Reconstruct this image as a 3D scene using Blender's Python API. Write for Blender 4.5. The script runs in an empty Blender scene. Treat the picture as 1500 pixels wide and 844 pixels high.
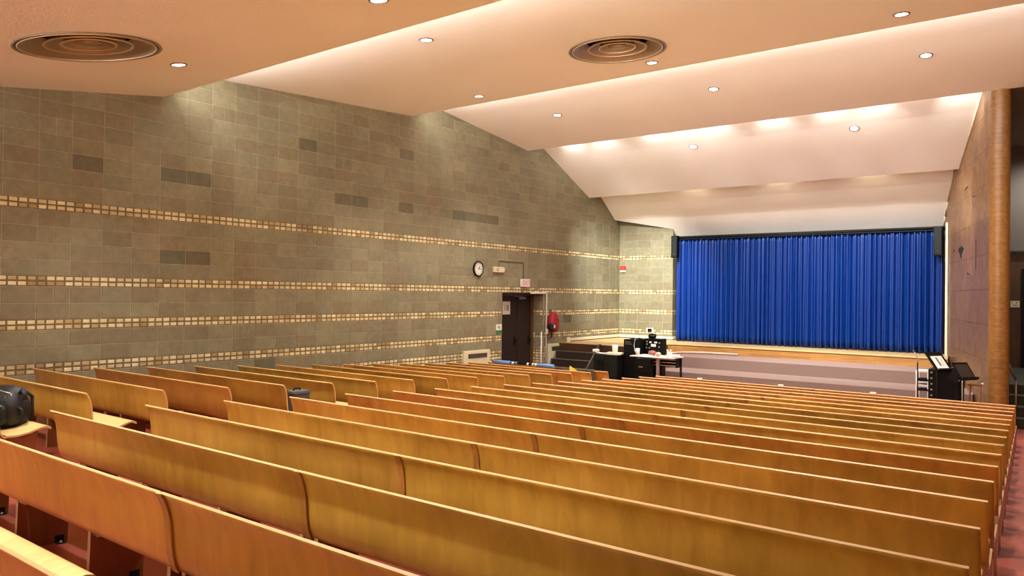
import bpy, bmesh, math, random
from mathutils import Vector, Matrix

R = random.Random(7)
D = bpy.data
C = bpy.context.scene.collection
PI = math.pi
EZ = 2.27                       # eye height above the flat floor by the stage


# ------------------------------------------------------------------ helpers
def link(o, parent=None):
    C.objects.link(o)
    if parent is not None:
        o.parent = parent
    return o


def tag(o, label=None, cat=None, group=None, kind=None):
    if label: o['label'] = label
    if cat: o['category'] = cat
    if group: o['group'] = group
    if kind: o['kind'] = kind
    return o


def thing(name, label, cat, loc=(0, 0, 0), rz=0.0, group=None):
    o = D.objects.new(name, None)
    o.empty_display_size = 0.1
    o.location = loc
    o.rotation_euler = (0, 0, rz)
    link(o)
    return tag(o, label, cat, group)


class MB:
    """collects shapes and links them as one mesh object"""
    def __init__(self):
        self.bm = bmesh.new()

    def poly(self, pts, mi=0):
        f = self.bm.faces.new([self.bm.verts.new(p) for p in pts])
        f.material_index = mi
        return f

    def box(self, x0, x1, y0, y1, z0, z1, mi=0, bev=0.0):
        b = self.bm
        v = [b.verts.new((x, y, z)) for x in (x0, x1) for y in (y0, y1) for z in (z0, z1)]
        fs = []
        for q in ((0, 1, 3, 2), (4, 6, 7, 5), (0, 4, 5, 1), (2, 3, 7, 6), (0, 2, 6, 4), (1, 5, 7, 3)):
            f = b.faces.new([v[i] for i in q]); f.material_index = mi; fs.append(f)
        if bev > 0:
            es = {e for f in fs for e in f.edges}
            r = bmesh.ops.bevel(b, geom=list(es), offset=bev, segments=2, affect='EDGES', profile=0.6)
            for f in r['faces']: f.material_index = mi
        return self

    def prism(self, pts, a, b_, axis='x', mi=0, side_mi=None):
        """closed outline swept from a to b_ along an axis; pts are the two other coordinates in order"""
        def P(p, t):
            if axis == 'x': return (t, p[0], p[1])
            if axis == 'y': return (p[0], t, p[1])
            return (p[0], p[1], t)
        A = [self.bm.verts.new(P(p, a)) for p in pts]
        B = [self.bm.verts.new(P(p, b_)) for p in pts]
        n = len(pts)
        f = self.bm.faces.new(A[::-1]); f.material_index = mi
        f = self.bm.faces.new(B); f.material_index = mi
        for i in range(n):
            f = self.bm.faces.new((A[i], A[(i + 1) % n], B[(i + 1) % n], B[i]))
            f.material_index = mi if side_mi is None else side_mi(i)
        return self

    def tube(self, path, r, n=10, mi=0, cap=True):
        path = [Vector(p) for p in path]
        rs = r if isinstance(r, (list, tuple)) else [r] * len(path)
        rings = []
        for i, p in enumerate(path):
            d = (path[min(i + 1, len(path) - 1)] - path[max(i - 1, 0)]).normalized()
            up = Vector((0, 0, 1)) if abs(d.z) < 0.95 else Vector((1, 0, 0))
            a = d.cross(up).normalized(); b = d.cross(a).normalized()
            rings.append([self.bm.verts.new(p + (a * math.cos(2 * PI * k / n) + b * math.sin(2 * PI * k / n)) * rs[i]) for k in range(n)])
        for i in range(len(rings) - 1):
            for k in range(n):
                f = self.bm.faces.new((rings[i][k], rings[i][(k + 1) % n], rings[i + 1][(k + 1) % n], rings[i + 1][k]))
                f.material_index = mi; f.smooth = True
        if cap:
            for g in (rings[0], rings[-1]):
                f = self.bm.faces.new(g); f.material_index = mi
        return self

    def lathe(self, prof, n=32, c=(0, 0, 0), axis='z', mi=0, smooth=True):
        rings = []
        for r, h in prof:
            if r < 1e-6:
                rings.append([self.bm.verts.new(self._ax(0, 0, h, c, axis))])
            else:
                rings.append([self.bm.verts.new(self._ax(r * math.cos(2 * PI * k / n), r * math.sin(2 * PI * k / n), h, c, axis)) for k in range(n)])
        for a, b in zip(rings, rings[1:]):
            for k in range(n):
                if len(a) == 1 and len(b) == 1: continue
                if len(a) == 1: vs = (a[0], b[(k + 1) % n], b[k])
                elif len(b) == 1: vs = (a[k], a[(k + 1) % n], b[0])
                else: vs = (a[k], a[(k + 1) % n], b[(k + 1) % n], b[k])
                f = self.bm.faces.new(vs); f.material_index = mi; f.smooth = smooth
        return self

    @staticmethod
    def _ax(x, y, h, c, axis):
        if axis == 'z': return (c[0] + x, c[1] + y, c[2] + h)
        if axis == 'x': return (c[0] + h, c[1] + x, c[2] + y)
        return (c[0] + x, c[1] + h, c[2] + y)

    def blob(self, c, rx, ry, rz, pw=2.6, nu=20, nv=12, mi=0, f=None):
        """a rounded (superellipsoid) lump"""
        def s(v): return math.copysign(abs(v) ** (2 / pw), v)
        rings = []
        for j in range(nv + 1):
            t = -PI / 2 + PI * j / nv
            row = []
            for i in range(nu):
                p = 2 * PI * i / nu
                q = Vector((rx * s(math.cos(t)) * s(math.cos(p)), ry * s(math.cos(t)) * s(math.sin(p)), rz * s(math.sin(t))))
                if f: q = f(q)
                row.append(self.bm.verts.new(Vector(c) + q))
            rings.append(row)
        for a, b in zip(rings, rings[1:]):
            for k in range(nu):
                fc = self.bm.faces.new((a[k], a[(k + 1) % nu], b[(k + 1) % nu], b[k])); fc.smooth = True; fc.material_index = mi
        bmesh.ops.remove_doubles(self.bm, verts=self.bm.verts, dist=1e-5)
        return self

    def xf(self, m):
        bmesh.ops.transform(self.bm, matrix=m, verts=self.bm.verts)
        return self

    def mesh(self, name, mats, smooth=False):
        me = D.meshes.new(name)
        bmesh.ops.recalc_face_normals(self.bm, faces=self.bm.faces)
        if smooth:
            for f in self.bm.faces: f.smooth = True
        self.bm.to_mesh(me); self.bm.free()
        for m in (mats if isinstance(mats, (list, tuple)) else [mats]):
            me.materials.append(m)
        return me

    def build(self, name, mats, parent=None, smooth=False, loc=None):
        o = D.objects.new(name, self.mesh(name, mats, smooth))
        if loc: o.location = loc
        return link(o, parent)


def copy_tree(src, label=None, group=None, loc=None, parent=None):
    c = src.copy(); C.objects.link(c)
    if parent is not None: c.parent = parent
    if label: c['label'] = label
    if group: c['group'] = group
    if loc is not None: c.location = loc
    for ch in list(src.children):
        copy_tree(ch, parent=c)
    return c


def text_mb(mb, s, size, m, mi=0, depth=0.002):
    cu = D.curves.new('lettering', 'FONT'); cu.body = s; cu.size = size; cu.align_x = 'CENTER'; cu.align_y = 'CENTER'; cu.extrude = depth
    o = D.objects.new('lettering', cu); C.objects.link(o)
    me = D.meshes.new_from_object(o.evaluated_get(bpy.context.evaluated_depsgraph_get()))
    me.transform(m)
    b2 = bmesh.new(); b2.from_mesh(me)
    vm = {v: mb.bm.verts.new(v.co) for v in b2.verts}
    for f in b2.faces:
        try:
            g = mb.bm.faces.new([vm[v] for v in f.verts]); g.material_index = mi
        except ValueError:
            pass
    b2.free(); D.meshes.remove(me); D.objects.remove(o); D.curves.remove(cu)


FACE_X = Matrix.Rotation(PI / 2, 4, 'Z') @ Matrix.Rotation(PI / 2, 4, 'X')      # lettering that faces +X


# ------------------------------------------------------------------ materials
def lin(c):
    return tuple(((v / 255) / 12.92 if v / 255 <= 0.04045 else ((v / 255 + 0.055) / 1.055) ** 2.4) for v in c) + (1,)


class NT:
    def __init__(self, name):
        self.m = D.materials.new(name); self.m.use_nodes = True
        self.t = self.m.node_tree; self.b = self.t.nodes['Principled BSDF']

    def n(self, kind, **kw):
        x = self.t.nodes.new(kind)
        for k, v in kw.items(): setattr(x, k, v)
        return x

    def l(self, a, b): self.t.links.new(a, b)


def plain(name, rgb, rough=0.5, metal=0.0, var=0.12, scale=14, bump=0.0, spec=None, sheen=0.0):
    q = NT(name); b = q.b
    tc = q.n('ShaderNodeTexCoord'); no = q.n('ShaderNodeTexNoise'); no.inputs['Scale'].default_value = scale; no.inputs['Detail'].default_value = 5
    q.l(tc.outputs['Object'], no.inputs['Vector'])
    mx = q.n('ShaderNodeMix', data_type='RGBA'); c = lin(rgb)
    mx.inputs[6].default_value = tuple(v * (1 - var) for v in c[:3]) + (1,)
    mx.inputs[7].default_value = tuple(min(1, v * (1 + var)) for v in c[:3]) + (1,)
    q.l(no.outputs['Fac'], mx.inputs[0]); q.l(mx.outputs[2], b.inputs['Base Color'])
    b.inputs['Roughness'].default_value = rough; b.inputs['Metallic'].default_value = metal
    if spec is not None: b.inputs['Specular IOR Level'].default_value = spec
    if sheen: b.inputs['Sheen Weight'].default_value = sheen
    if bump:
        n2 = q.n('ShaderNodeTexNoise'); n2.inputs['Scale'].default_value = scale * 6; n2.inputs['Detail'].default_value = 3
        q.l(tc.outputs['Object'], n2.inputs['Vector'])
        bp = q.n('ShaderNodeBump'); bp.inputs['Strength'].default_value = bump; bp.inputs['Distance'].default_value = 0.01
        q.l(n2.outputs['Fac'], bp.inputs['Height']); q.l(bp.outputs['Normal'], b.inputs['Normal'])
    return q.m


def glow(name, rgb, strength):
    q = NT(name)
    q.b.inputs['Base Color'].default_value = lin(rgb)
    q.b.inputs['Emission Color'].default_value = lin(rgb); q.b.inputs['Emission Strength'].default_value = strength
    return q.m


def wood(name, dark, light, rough=0.32, along='z', scale=1.0, rand=True, stretch=9.0, blot=0.45, coat=0.25):
    q = NT(name); b = q.b
    tc = q.n('ShaderNodeTexCoord'); vec = tc.outputs['Object']
    oi = q.n('ShaderNodeObjectInfo')
    if rand:
        mul = q.n('ShaderNodeMath', operation='MULTIPLY'); mul.inputs[1].default_value = 37.0
        q.l(oi.outputs['Random'], mul.inputs[0])
        ad = q.n('ShaderNodeVectorMath', operation='ADD'); q.l(vec, ad.inputs[0]); q.l(mul.outputs[0], ad.inputs[1]); vec = ad.outputs[0]
    mp = q.n('ShaderNodeMapping'); s = [stretch * scale] * 3; s['xyz'.index(along)] = 0.8 * scale
    mp.inputs['Scale'].default_value = s; q.l(vec, mp.inputs['Vector'])
    g = q.n('ShaderNodeTexNoise'); g.inputs['Scale'].default_value = 2.2; g.inputs['Detail'].default_value = 7; g.inputs['Roughness'].default_value = 0.62; g.inputs['Distortion'].default_value = 0.6
    q.l(mp.outputs['Vector'], g.inputs['Vector'])
    bl = q.n('ShaderNodeTexNoise'); bl.inputs['Scale'].default_value = 1.3 * scale; bl.inputs['Detail'].default_value = 3
    q.l(vec, bl.inputs['Vector'])
    m1 = q.n('ShaderNodeMix', data_type='FLOAT'); m1.inputs[0].default_value = blot
    q.l(g.outputs['Fac'], m1.inputs[2]); q.l(bl.outputs['Fac'], m1.inputs[3])
    rp = q.n('ShaderNodeValToRGB'); rp.color_ramp.elements[0].position = 0.32; rp.color_ramp.elements[1].position = 0.68
    rp.color_ramp.elements[0].color = lin(dark); rp.color_ramp.elements[1].color = lin(light)
    q.l(m1.outputs[0], rp.inputs['Fac'])
    out = rp.outputs['Color']
    if rand:
        hs = q.n('ShaderNodeHueSaturation')
        mr = q.n('ShaderNodeMapRange'); mr.inputs['To Min'].default_value = 0.495; mr.inputs['To Max'].default_value = 0.505
        q.l(oi.outputs['Random'], mr.inputs['Value']); q.l(mr.outputs['Result'], hs.inputs['Hue'])
        m3 = q.n('ShaderNodeMath', operation='MULTIPLY'); m3.inputs[1].default_value = 7.31
        m4 = q.n('ShaderNodeMath', operation='FRACT'); q.l(oi.outputs['Random'], m3.inputs[0]); q.l(m3.outputs[0], m4.inputs[0])
        m5 = q.n('ShaderNodeMapRange'); m5.inputs['To Min'].default_value = 0.82; m5.inputs['To Max'].default_value = 1.12
        q.l(m4.outputs[0], m5.inputs['Value']); q.l(m5.outputs['Result'], hs.inputs['Value'])
        q.l(out, hs.inputs['Color']); out = hs.outputs['Color']
    q.l(out, b.inputs['Base Color'])
    b.inputs['Roughness'].default_value = rough; b.inputs['Coat Weight'].default_value = coat; b.inputs['Coat Roughness'].default_value = 0.25
    bp = q.n('ShaderNodeBump'); bp.inputs['Strength'].default_value = 0.06; bp.inputs['Distance'].default_value = 0.01
    q.l(g.outputs['Fac'], bp.inputs['Height']); q.l(bp.outputs['Normal'], b.inputs['Normal'])
    return q.m


def masonry():
    q = NT('masonry'); b = q.b
    at = q.n('ShaderNodeAttribute', attribute_name='Col')
    tc = q.n('ShaderNodeTexCoord')
    n1 = q.n('ShaderNodeTexNoise'); n1.inputs['Scale'].default_value = 9; n1.inputs['Detail'].default_value = 8; n1.inputs['Roughness'].default_value = 0.7
    n2 = q.n('ShaderNodeTexNoise'); n2.inputs['Scale'].default_value = 120; n2.inputs['Detail'].default_value = 2
    n3 = q.n('ShaderNodeTexNoise'); n3.inputs['Scale'].default_value = 0.9; n3.inputs['Detail'].default_value = 3
    for n in (n1, n2, n3): q.l(tc.outputs['Object'], n.inputs['Vector'])
    mr = q.n('ShaderNodeMapRange'); mr.inputs['From Min'].default_value = 0.25; mr.inputs['From Max'].default_value = 0.75
    mr.inputs['To Min'].default_value = 0.78; mr.inputs['To Max'].default_value = 1.2
    q.l(n1.outputs['Fac'], mr.inputs['Value'])
    mr3 = q.n('ShaderNodeMapRange'); mr3.inputs['From Min'].default_value = 0.3; mr3.inputs['From Max'].default_value = 0.7
    mr3.inputs['To Min'].default_value = 0.86; mr3.inputs['To Max'].default_value = 1.12
    q.l(n3.outputs['Fac'], mr3.inputs['Value'])
    mm = q.n('ShaderNodeMath', operation='MULTIPLY'); q.l(mr.outputs['Result'], mm.inputs[0]); q.l(mr3.outputs['Result'], mm.inputs[1])
    sc = q.n('ShaderNodeVectorMath', operation='SCALE'); q.l(at.outputs['Color'], sc.inputs[0]); q.l(mm.outputs[0], sc.inputs['Scale'])
    q.l(sc.outputs[0], b.inputs['Base Color']); b.inputs['Roughness'].default_value = 0.75
    bp = q.n('ShaderNodeBump'); bp.inputs['Strength'].default_value = 0.35; bp.inputs['Distance'].default_value = 0.006
    q.l(n2.outputs['Fac'], bp.inputs['Height']); q.l(bp.outputs['Normal'], b.inputs['Normal'])
    return q.m


def plaster(name, rgb):
    q = NT(name); b = q.b
    tc = q.n('ShaderNodeTexCoord')
    n1 = q.n('ShaderNodeTexNoise'); n1.inputs['Scale'].default_value = 38; n1.inputs['Detail'].default_value = 6
    n2 = q.n('ShaderNodeTexNoise'); n2.inputs['Scale'].default_value = 0.8; n2.inputs['Detail'].default_value = 2
    for n in (n1, n2): q.l(tc.outputs['Object'], n.inputs['Vector'])
    mx = q.n('ShaderNodeMix', data_type='RGBA'); c = lin(rgb)
    mx.inputs[6].default_value = tuple(v * 0.95 for v in c[:3]) + (1,); mx.inputs[7].default_value = tuple(min(1, v * 1.05) for v in c[:3]) + (1,)
    q.l(n2.outputs['Fac'], mx.inputs[0]); q.l(mx.outputs[2], b.inputs['Base Color'])
    b.inputs['Roughness'].default_value = 0.6; b.inputs['Specular IOR Level'].default_value = 0.3
    bp = q.n('ShaderNodeBump'); bp.inputs['Strength'].default_value = 0.22; bp.inputs['Distance'].default_value = 0.012
    q.l(n1.outputs['Fac'], bp.inputs['Height']); q.l(bp.outputs['Normal'], b.inputs['Normal'])
    return q.m


def veneer_wall():
    """worn brown veneer panelling: staggered panel seams, mottled, specks of wear low down"""
    q = NT('worn_veneer'); b = q.b
    tc = q.n('ShaderNodeTexCoord')
    n1 = q.n('ShaderNodeTexNoise'); n1.inputs['Scale'].default_value = 3.0; n1.inputs['Detail'].default_value = 8; n1.inputs['Roughness'].default_value = 0.65; n1.inputs['Distortion'].default_value = 1.2
    n2 = q.n('ShaderNodeTexNoise'); n2.inputs['Scale'].default_value = 26; n2.inputs['Detail'].default_value = 5
    n3 = q.n('ShaderNodeTexNoise'); n3.inputs['Scale'].default_value = 0.7; n3.inputs['Detail'].default_value = 2
    for n in (n1, n2, n3): q.l(tc.outputs['Object'], n.inputs['Vector'])
    rp = q.n('ShaderNodeValToRGB'); e = rp.color_ramp.elements
    e[0].position = 0.3; e[0].color = lin((106, 74, 48)); e[1].position = 0.7; e[1].color = lin((172, 132, 92))
    q.l(n1.outputs['Fac'], rp.inputs['Fac'])
    # older purplish panels on the lower two thirds of the wall
    sp = q.n('ShaderNodeSeparateXYZ'); q.l(tc.outputs['Object'], sp.inputs[0])
    ad = q.n('ShaderNodeMath', operation='ADD'); q.l(sp.outputs['Z'], ad.inputs[0])
    m0 = q.n('ShaderNodeMath', operation='MULTIPLY'); m0.inputs[1].default_value = 0.9; q.l(n3.outputs['Fac'], m0.inputs[0]); q.l(m0.outputs[0], ad.inputs[1])
    low = q.n('ShaderNodeMapRange'); low.inputs['From Min'].default_value = 3.95; low.inputs['From Max'].default_value = 4.15; low.inputs['To Min'].default_value = 0.5; low.inputs['To Max'].default_value = 0
    q.l(ad.outputs[0], low.inputs['Value'])
    lo2 = q.n('ShaderNodeMapRange'); lo2.inputs['From Min'].default_value = 1.3; lo2.inputs['From Max'].default_value = 1.6; q.l(ad.outputs[0], lo2.inputs['Value'])
    lm = q.n('ShaderNodeMath', operation='MULTIPLY'); q.l(low.outputs[0], lm.inputs[0]); q.l(lo2.outputs[0], lm.inputs[1])
    mx = q.n('ShaderNodeMix', data_type='RGBA'); q.l(lm.outputs[0], mx.inputs[0]); q.l(rp.outputs[0], mx.inputs[6]); mx.inputs[7].default_value = lin((104, 76, 66))
    # light flecks
    fl = q.n('ShaderNodeMapRange'); fl.inputs['From Min'].default_value = 0.64; fl.inputs['From Max'].default_value = 0.7; fl.inputs['To Max'].default_value = 0.4; q.l(n2.outputs['Fac'], fl.inputs['Value'])
    mf = q.n('ShaderNodeMix', data_type='RGBA'); q.l(fl.outputs[0], mf.inputs[0]); q.l(mx.outputs[2], mf.inputs[6]); mf.inputs[7].default_value = lin((205, 175, 140))
    # seams
    br = q.n('ShaderNodeTexBrick'); br.offset = 0.5
    br.inputs['Scale'].default_value = 1.0; br.inputs['Mortar Size'].default_value = 0.006; br.inputs['Brick Width'].default_value = 1.22; br.inputs['Row Height'].default_value = 0.61
    cb = q.n('ShaderNodeCombineXYZ'); q.l(sp.outputs['Y'], cb.inputs[0]); q.l(sp.outputs['Z'], cb.inputs[1]); q.l(cb.outputs[0], br.inputs['Vector'])
    ms = q.n('ShaderNodeMix', data_type='RGBA'); q.l(br.outputs['Fac'], ms.inputs[0]); q.l(mf.outputs[2], ms.inputs[6]); ms.inputs[7].default_value = lin((76, 50, 34))
    q.l(ms.outputs[2], b.inputs['Base Color']); b.inputs['Roughness'].default_value = 0.42
    bp = q.n('ShaderNodeBump'); bp.inputs['Strength'].default_value = 0.25; bp.inputs['Distance'].default_value = 0.02
    q.l(n1.outputs['Fac'], bp.inputs['Height']); q.l(bp.outputs['Normal'], b.inputs['Normal'])
    return q.m


def boards(name, a, b_, width, rough=0.4, axis='Y'):
    """boards laid along X, seams across the other axis"""
    q = NT(name); b = q.b
    tc = q.n('ShaderNodeTexCoord'); sp = q.n('ShaderNodeSeparateXYZ'); q.l(tc.outputs['Object'], sp.inputs[0])
    br = q.n('ShaderNodeTexBrick'); br.inputs['Scale'].default_value = 1.0; br.inputs['Brick Width'].default_value = 1.4; br.inputs['Row Height'].default_value = width
    br.inputs['Mortar Size'].default_value = 0.002; br.inputs['Color1'].default_value = lin(a); br.inputs['Color2'].default_value = lin(b_); br.inputs['Mortar'].default_value = tuple(v * 0.4 for v in lin(a)[:3]) + (1,)
    cb = q.n('ShaderNodeCombineXYZ'); q.l(sp.outputs['X'], cb.inputs[0]); q.l(sp.outputs[axis], cb.inputs[1]); q.l(cb.outputs[0], br.inputs['Vector'])
    mp = q.n('ShaderNodeMapping'); mp.inputs['Scale'].default_value = (1.2, 18, 18); q.l(tc.outputs['Object'], mp.inputs['Vector'])
    no = q.n('ShaderNodeTexNoise'); no.inputs['Scale'].default_value = 2; no.inputs['Detail'].default_value = 6; q.l(mp.outputs[0], no.inputs['Vector'])
    mr = q.n('ShaderNodeMapRange'); mr.inputs['From Min'].default_value = 0.3; mr.inputs['From Max'].default_value = 0.7; mr.inputs['To Min'].default_value = 0.72; mr.inputs['To Max'].default_value = 1.15; q.l(no.outputs['Fac'], mr.inputs['Value'])
    sc = q.n('ShaderNodeVectorMath', operation='SCALE'); q.l(br.outputs['Color'], sc.inputs[0]); q.l(mr.outputs[0], sc.inputs['Scale'])
    q.l(sc.outputs[0], b.inputs['Base Color']); b.inputs['Roughness'].default_value = rough
    return q.m


M = dict(
    masonry=masonry(),
    ceiling=plaster('ceiling_plaster', (242, 236, 230)),
    veneer=veneer_wall(),
    column=wood('figured_veneer', (112, 74, 34), (170, 122, 62), rough=0.38, along='x', scale=1.0, rand=False, stretch=10, blot=0.3),
    pew=wood('honey_plywood', (148, 104, 30), (212, 166, 72), rough=0.36, along='z', stretch=4.5, blot=0.6, coat=0.12),
    pewolive=wood('olive_plywood', (140, 102, 28), (202, 162, 68), rough=0.36, along='z', stretch=4.5, blot=0.6, coat=0.12),
    peworange=wood('orange_plywood', (152, 100, 36), (212, 152, 70), rough=0.36, along='z', stretch=4.5, blot=0.6, coat=0.12),
    pewseat=wood('honey_plywood_seat', (204, 166, 100), (236, 206, 142), rough=0.3, along='y'),
    edge=plain('plywood_edge', (206, 168, 112), 0.5, var=0.1, scale=30),
    strip=wood('joint_strip_wood', (124, 82, 30), (188, 134, 60), rough=0.35, along='z', scale=3),
    leg=wood('dark_plywood_leg', (104, 54, 24), (142, 80, 38), rough=0.4, along='z'),
    legedge=plain('leg_edge', (168, 136, 96), 0.6),
    iron=plain('black_iron', (24, 24, 25), 0.45, 0.6),
    floor=plain('red_tile_floor', (150, 70, 52), 0.42, var=0.14, scale=2.2, bump=0.05),
    carpet=plain('mauve_carpet', (140, 116, 108), 0.95, var=0.12, scale=60, bump=0.25),
    stagefloor=boards('stage_boards', (196, 164, 112), (212, 182, 130), 0.09),
    stageface=boards('stage_face_boards', (170, 120, 62), (190, 140, 78), 0.05, axis='Z'),
    wingface=wood('wing_face_panel', (58, 36, 20), (84, 54, 30), rough=0.5, along='x', rand=False),
    nosing=plain('stage_nosing', (226, 190, 130), 0.4),
    brown=plain('brown_stair_carpet', (44, 30, 22), 0.85, var=0.15, scale=40, bump=0.2),
    browntrim=plain('brown_stair_nosing', (118, 98, 84), 0.5),
    green=plain('green_stair_rubber', (58, 62, 46), 0.7),
    cream=plain('cream_enamel', (214, 204, 172), 0.45, var=0.05),
    grille=plain('grey_grille', (104, 98, 82), 0.5, 0.3),
    darkgrille=plain('dark_grille_slot', (36, 36, 32), 0.6),
    greengrille=plain('green_grille', (70, 84, 52), 0.6),
    white=plain('white_paint', (226, 224, 216), 0.45, var=0.04),
    paper=plain('white_paper', (238, 236, 230), 0.8, var=0.03),
    trimcream=plain('cream_base_trim', (228, 218, 190), 0.5, var=0.04),
    door=wood('dark_door_veneer', (26, 16, 10), (42, 26, 16), rough=0.6, along='z', rand=False, coat=0.0),
    doorframe=plain('brown_door_frame', (98, 66, 36), 0.45),
    black=plain('black_plastic', (4, 4, 5), 0.5, var=0.2, spec=0.2),
    charcoal=plain('charcoal_enamel', (18, 24, 22), 0.5, spec=0.25),
    grey=plain('grey_cloth', (74, 72, 70), 0.8, bump=0.15),
    chrome=plain('brushed_metal', (176, 174, 170), 0.3, 0.9, var=0.05),
    red=plain('red_enamel', (188, 34, 30), 0.4),
    redcloth=plain('red_nylon', (150, 18, 26), 0.6, var=0.2, scale=20, bump=0.15),
    redletter=plain('red_sign_letter', (226, 82, 52), 0.5),
    blackcloth=plain('black_nylon', (13, 13, 15), 0.55, var=0.25, scale=24, bump=0.2),
    curtain=plain('blue_stage_velvet', (0, 46, 122), 0.40, var=0.12, scale=5),
    diffuser=plain('bronze_diffuser', (156, 136, 114), 0.34, 0.5, var=0.08),
    diffuserlip=plain('diffuser_rolled_lip', (206, 186, 160), 0.35, 0.3, var=0.05),
    darkduct=plain('dark_duct', (14, 12, 11), 0.7),
    ring=plain('downlight_trim', (120, 108, 96), 0.4, 0.3),
    lens=glow('downlight_lens', (255, 250, 240), 7.0),
    blue=plain('blue_foam', (104, 150, 214), 0.8, var=0.08, scale=40),
    yellow=plain('yellow_paper', (238, 214, 92), 0.8),
    creampaper=plain('cream_paper', (236, 228, 196), 0.8),
    greenlabel=plain('green_label', (50, 120, 58), 0.6),
    tan=plain('tan_laminate', (196, 168, 150), 0.5),
    postbrown=plain('mauve_post', (146, 120, 112), 0.5),
    skin=plain('reddish_paper', (150, 92, 82), 0.8),
    greywall=plain('grey_side_wall', (112, 104, 94), 0.8, var=0.05, scale=3),
    darkpanel=wood('dark_side_panel', (62, 40, 22), (92, 62, 36), rough=0.5, along='z', rand=False),
    greendoor=plain('grey_green_door', (92, 104, 92), 0.5),
    backwall=wood('rear_wall_panel', (150, 108, 66), (180, 136, 88), rough=0.5, along='z', rand=False),
)


def col_layer(bm):
    return bm.loops.layers.float_color.new('Col')


# ------------------------------------------------------------------ setting: masonry walls
WX = -10.74
H, B = 0.2165, 0.14
COURSES = []                                   # (z0, z1, kind)
z = EZ + 0.087 - B / 2
up = [('band', B)] + [('block', H)] * 4 + [('band', B)] + [('block', H)] * 13
for k, h in up:
    COURSES.append((z, z + h, k)); z += h
z = EZ + 0.087 - B / 2
for k, h in [('block', H)] * 2 + [('band', B)] + [('block', H)] * 2 + [('band', B)] + [('block', H)] + [('band', B)] * 9:
    COURSES.append((z - h, z, k)); z -= h


def masonry_wall(name, origin, u, nrm, length, start, cut=None, zmax=9.0, zmin=-9.0, seed=1):
    """stack-bonded blocks with bands of small cream bricks; u runs along the wall, nrm faces the room"""
    rr = random.Random(seed)
    bm = bmesh.new(); lay = col_layer(bm)
    o = Vector(origin); u = Vector(u); nrm = Vector(nrm); up = Vector((0, 0, 1))

    def P(s, zz, d): return o + u * s + up * zz + nrm * d

    def face(pts, col):
        f = bm.faces.new([bm.verts.new(p) for p in pts])
        for lp in f.loops: lp[lay] = col
        return f

    def unit(s0, s1, z0, z1, col, j, pr, ch):
        if s1 - s0 < 0.03: return
        a = [(s0 + j, z0 + j), (s1 - j, z0 + j), (s1 - j, z1 - j), (s0 + j, z1 - j)]
        b = [(s0 + j + ch, z0 + j + ch), (s1 - j - ch, z0 + j + ch), (s1 - j - ch, z1 - j - ch), (s0 + j + ch, z1 - j - ch)]
        face([P(s, zz, pr) for s, zz in b], col)
        for i in range(4):
            k = (i + 1) % 4
            face([P(*a[i], 0), P(*a[k], 0), P(*b[k], pr), P(*b[i], pr)], col)

    def spans(z0, z1):
        if cut and z0 < cut[3] - 0.01 and z1 > cut[2] + 0.01: return [(0, cut[0]), (cut[1], length)]
        return [(0, length)]

    tones = [lin((133, 127, 100)), lin((128, 121, 95)), lin((136, 130, 103)), lin((128, 118, 93)), lin((131, 126, 101))]
    darks = [lin((104, 101, 78)), lin((98, 97, 76)), lin((104, 98, 76))]
    spots = ((5.66, 6.46, 3.99), (8.93, 9.72, 3.97), (10.51, 10.95, 3.95), (12.0, 13.95, 3.95), (4.41, 4.83, 4.0), (5.65, 6.47, 2.76), (8.13, 8.5, 4.75))
    creams = [lin((214, 204, 160)), lin((222, 212, 170)), lin((202, 186, 140)), lin((186, 164, 118)), lin((164, 140, 100)), lin((218, 206, 162))]
    mortar_l, mortar_b = lin((166, 157, 128)), lin((112, 96, 66))
    for z0, z1, kind in COURSES:
        if z1 > zmax or z1 < zmin: continue
        for a, b in spans(z0, z1):
            face([P(a, z0, 0), P(b, z0, 0), P(b, z1, 0), P(a, z1, 0)], mortar_l if kind == 'block' else mortar_b)
            if kind == 'block':
                w = 0.4064; n0 = math.floor((a - start) / w)
                s = start + n0 * w
                run = 0
                while s < b:
                    if run > 0: col = darks[rr.randrange(3)]; run -= 1
                    elif rr.random() < 0.006: col = darks[rr.randrange(3)]
                    else: col = tones[rr.randrange(5)]
                    ym = o.y + s + w / 2
                    if u.y > 0.5 and any(a_ < ym < b_ and z0 < zz_ < z1 for a_, b_, zz_ in spots): col = darks[rr.randrange(3)]
                    v = rr.uniform(0.95, 1.05); col = tuple(c * v for c in col[:3]) + (1,)
                    halves = [(s, s + w)]
                    if rr.random() < 0.05: halves = [(s, s + w / 2), (s + w / 2, s + w)]
                    for p, q_ in halves:
                        unit(max(p, a), min(q_, b), z0, z1, col, 0.0035, 0.005, 0.004)
                    s += w
            else:
                w = 0.1125; s = start + math.floor((a - start) / w) * w
                while s < b:
                    for h in range(2):
                        zz0 = z0 + h * B / 2
                        col = creams[rr.choice((0, 1, 1, 2, 2, 3, 4, 5, 5))]; v = rr.uniform(0.88, 1.08); col = tuple(c * v for c in col[:3]) + (1,)
                        unit(max(s, a), min(s + w, b), zz0, zz0 + B / 2, col, 0.0095 + rr.uniform(0, 0.003), 0.006, 0.005)
                    s += w
    bmesh.ops.remove_doubles(bm, verts=bm.verts, dist=1e-6)
    me = D.meshes.new(name); bm.to_mesh(me); bm.free(); me.materials.append(M['masonry'])
    ob = link(D.objects.new(name, me))
    return tag(ob, kind='structure')


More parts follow.
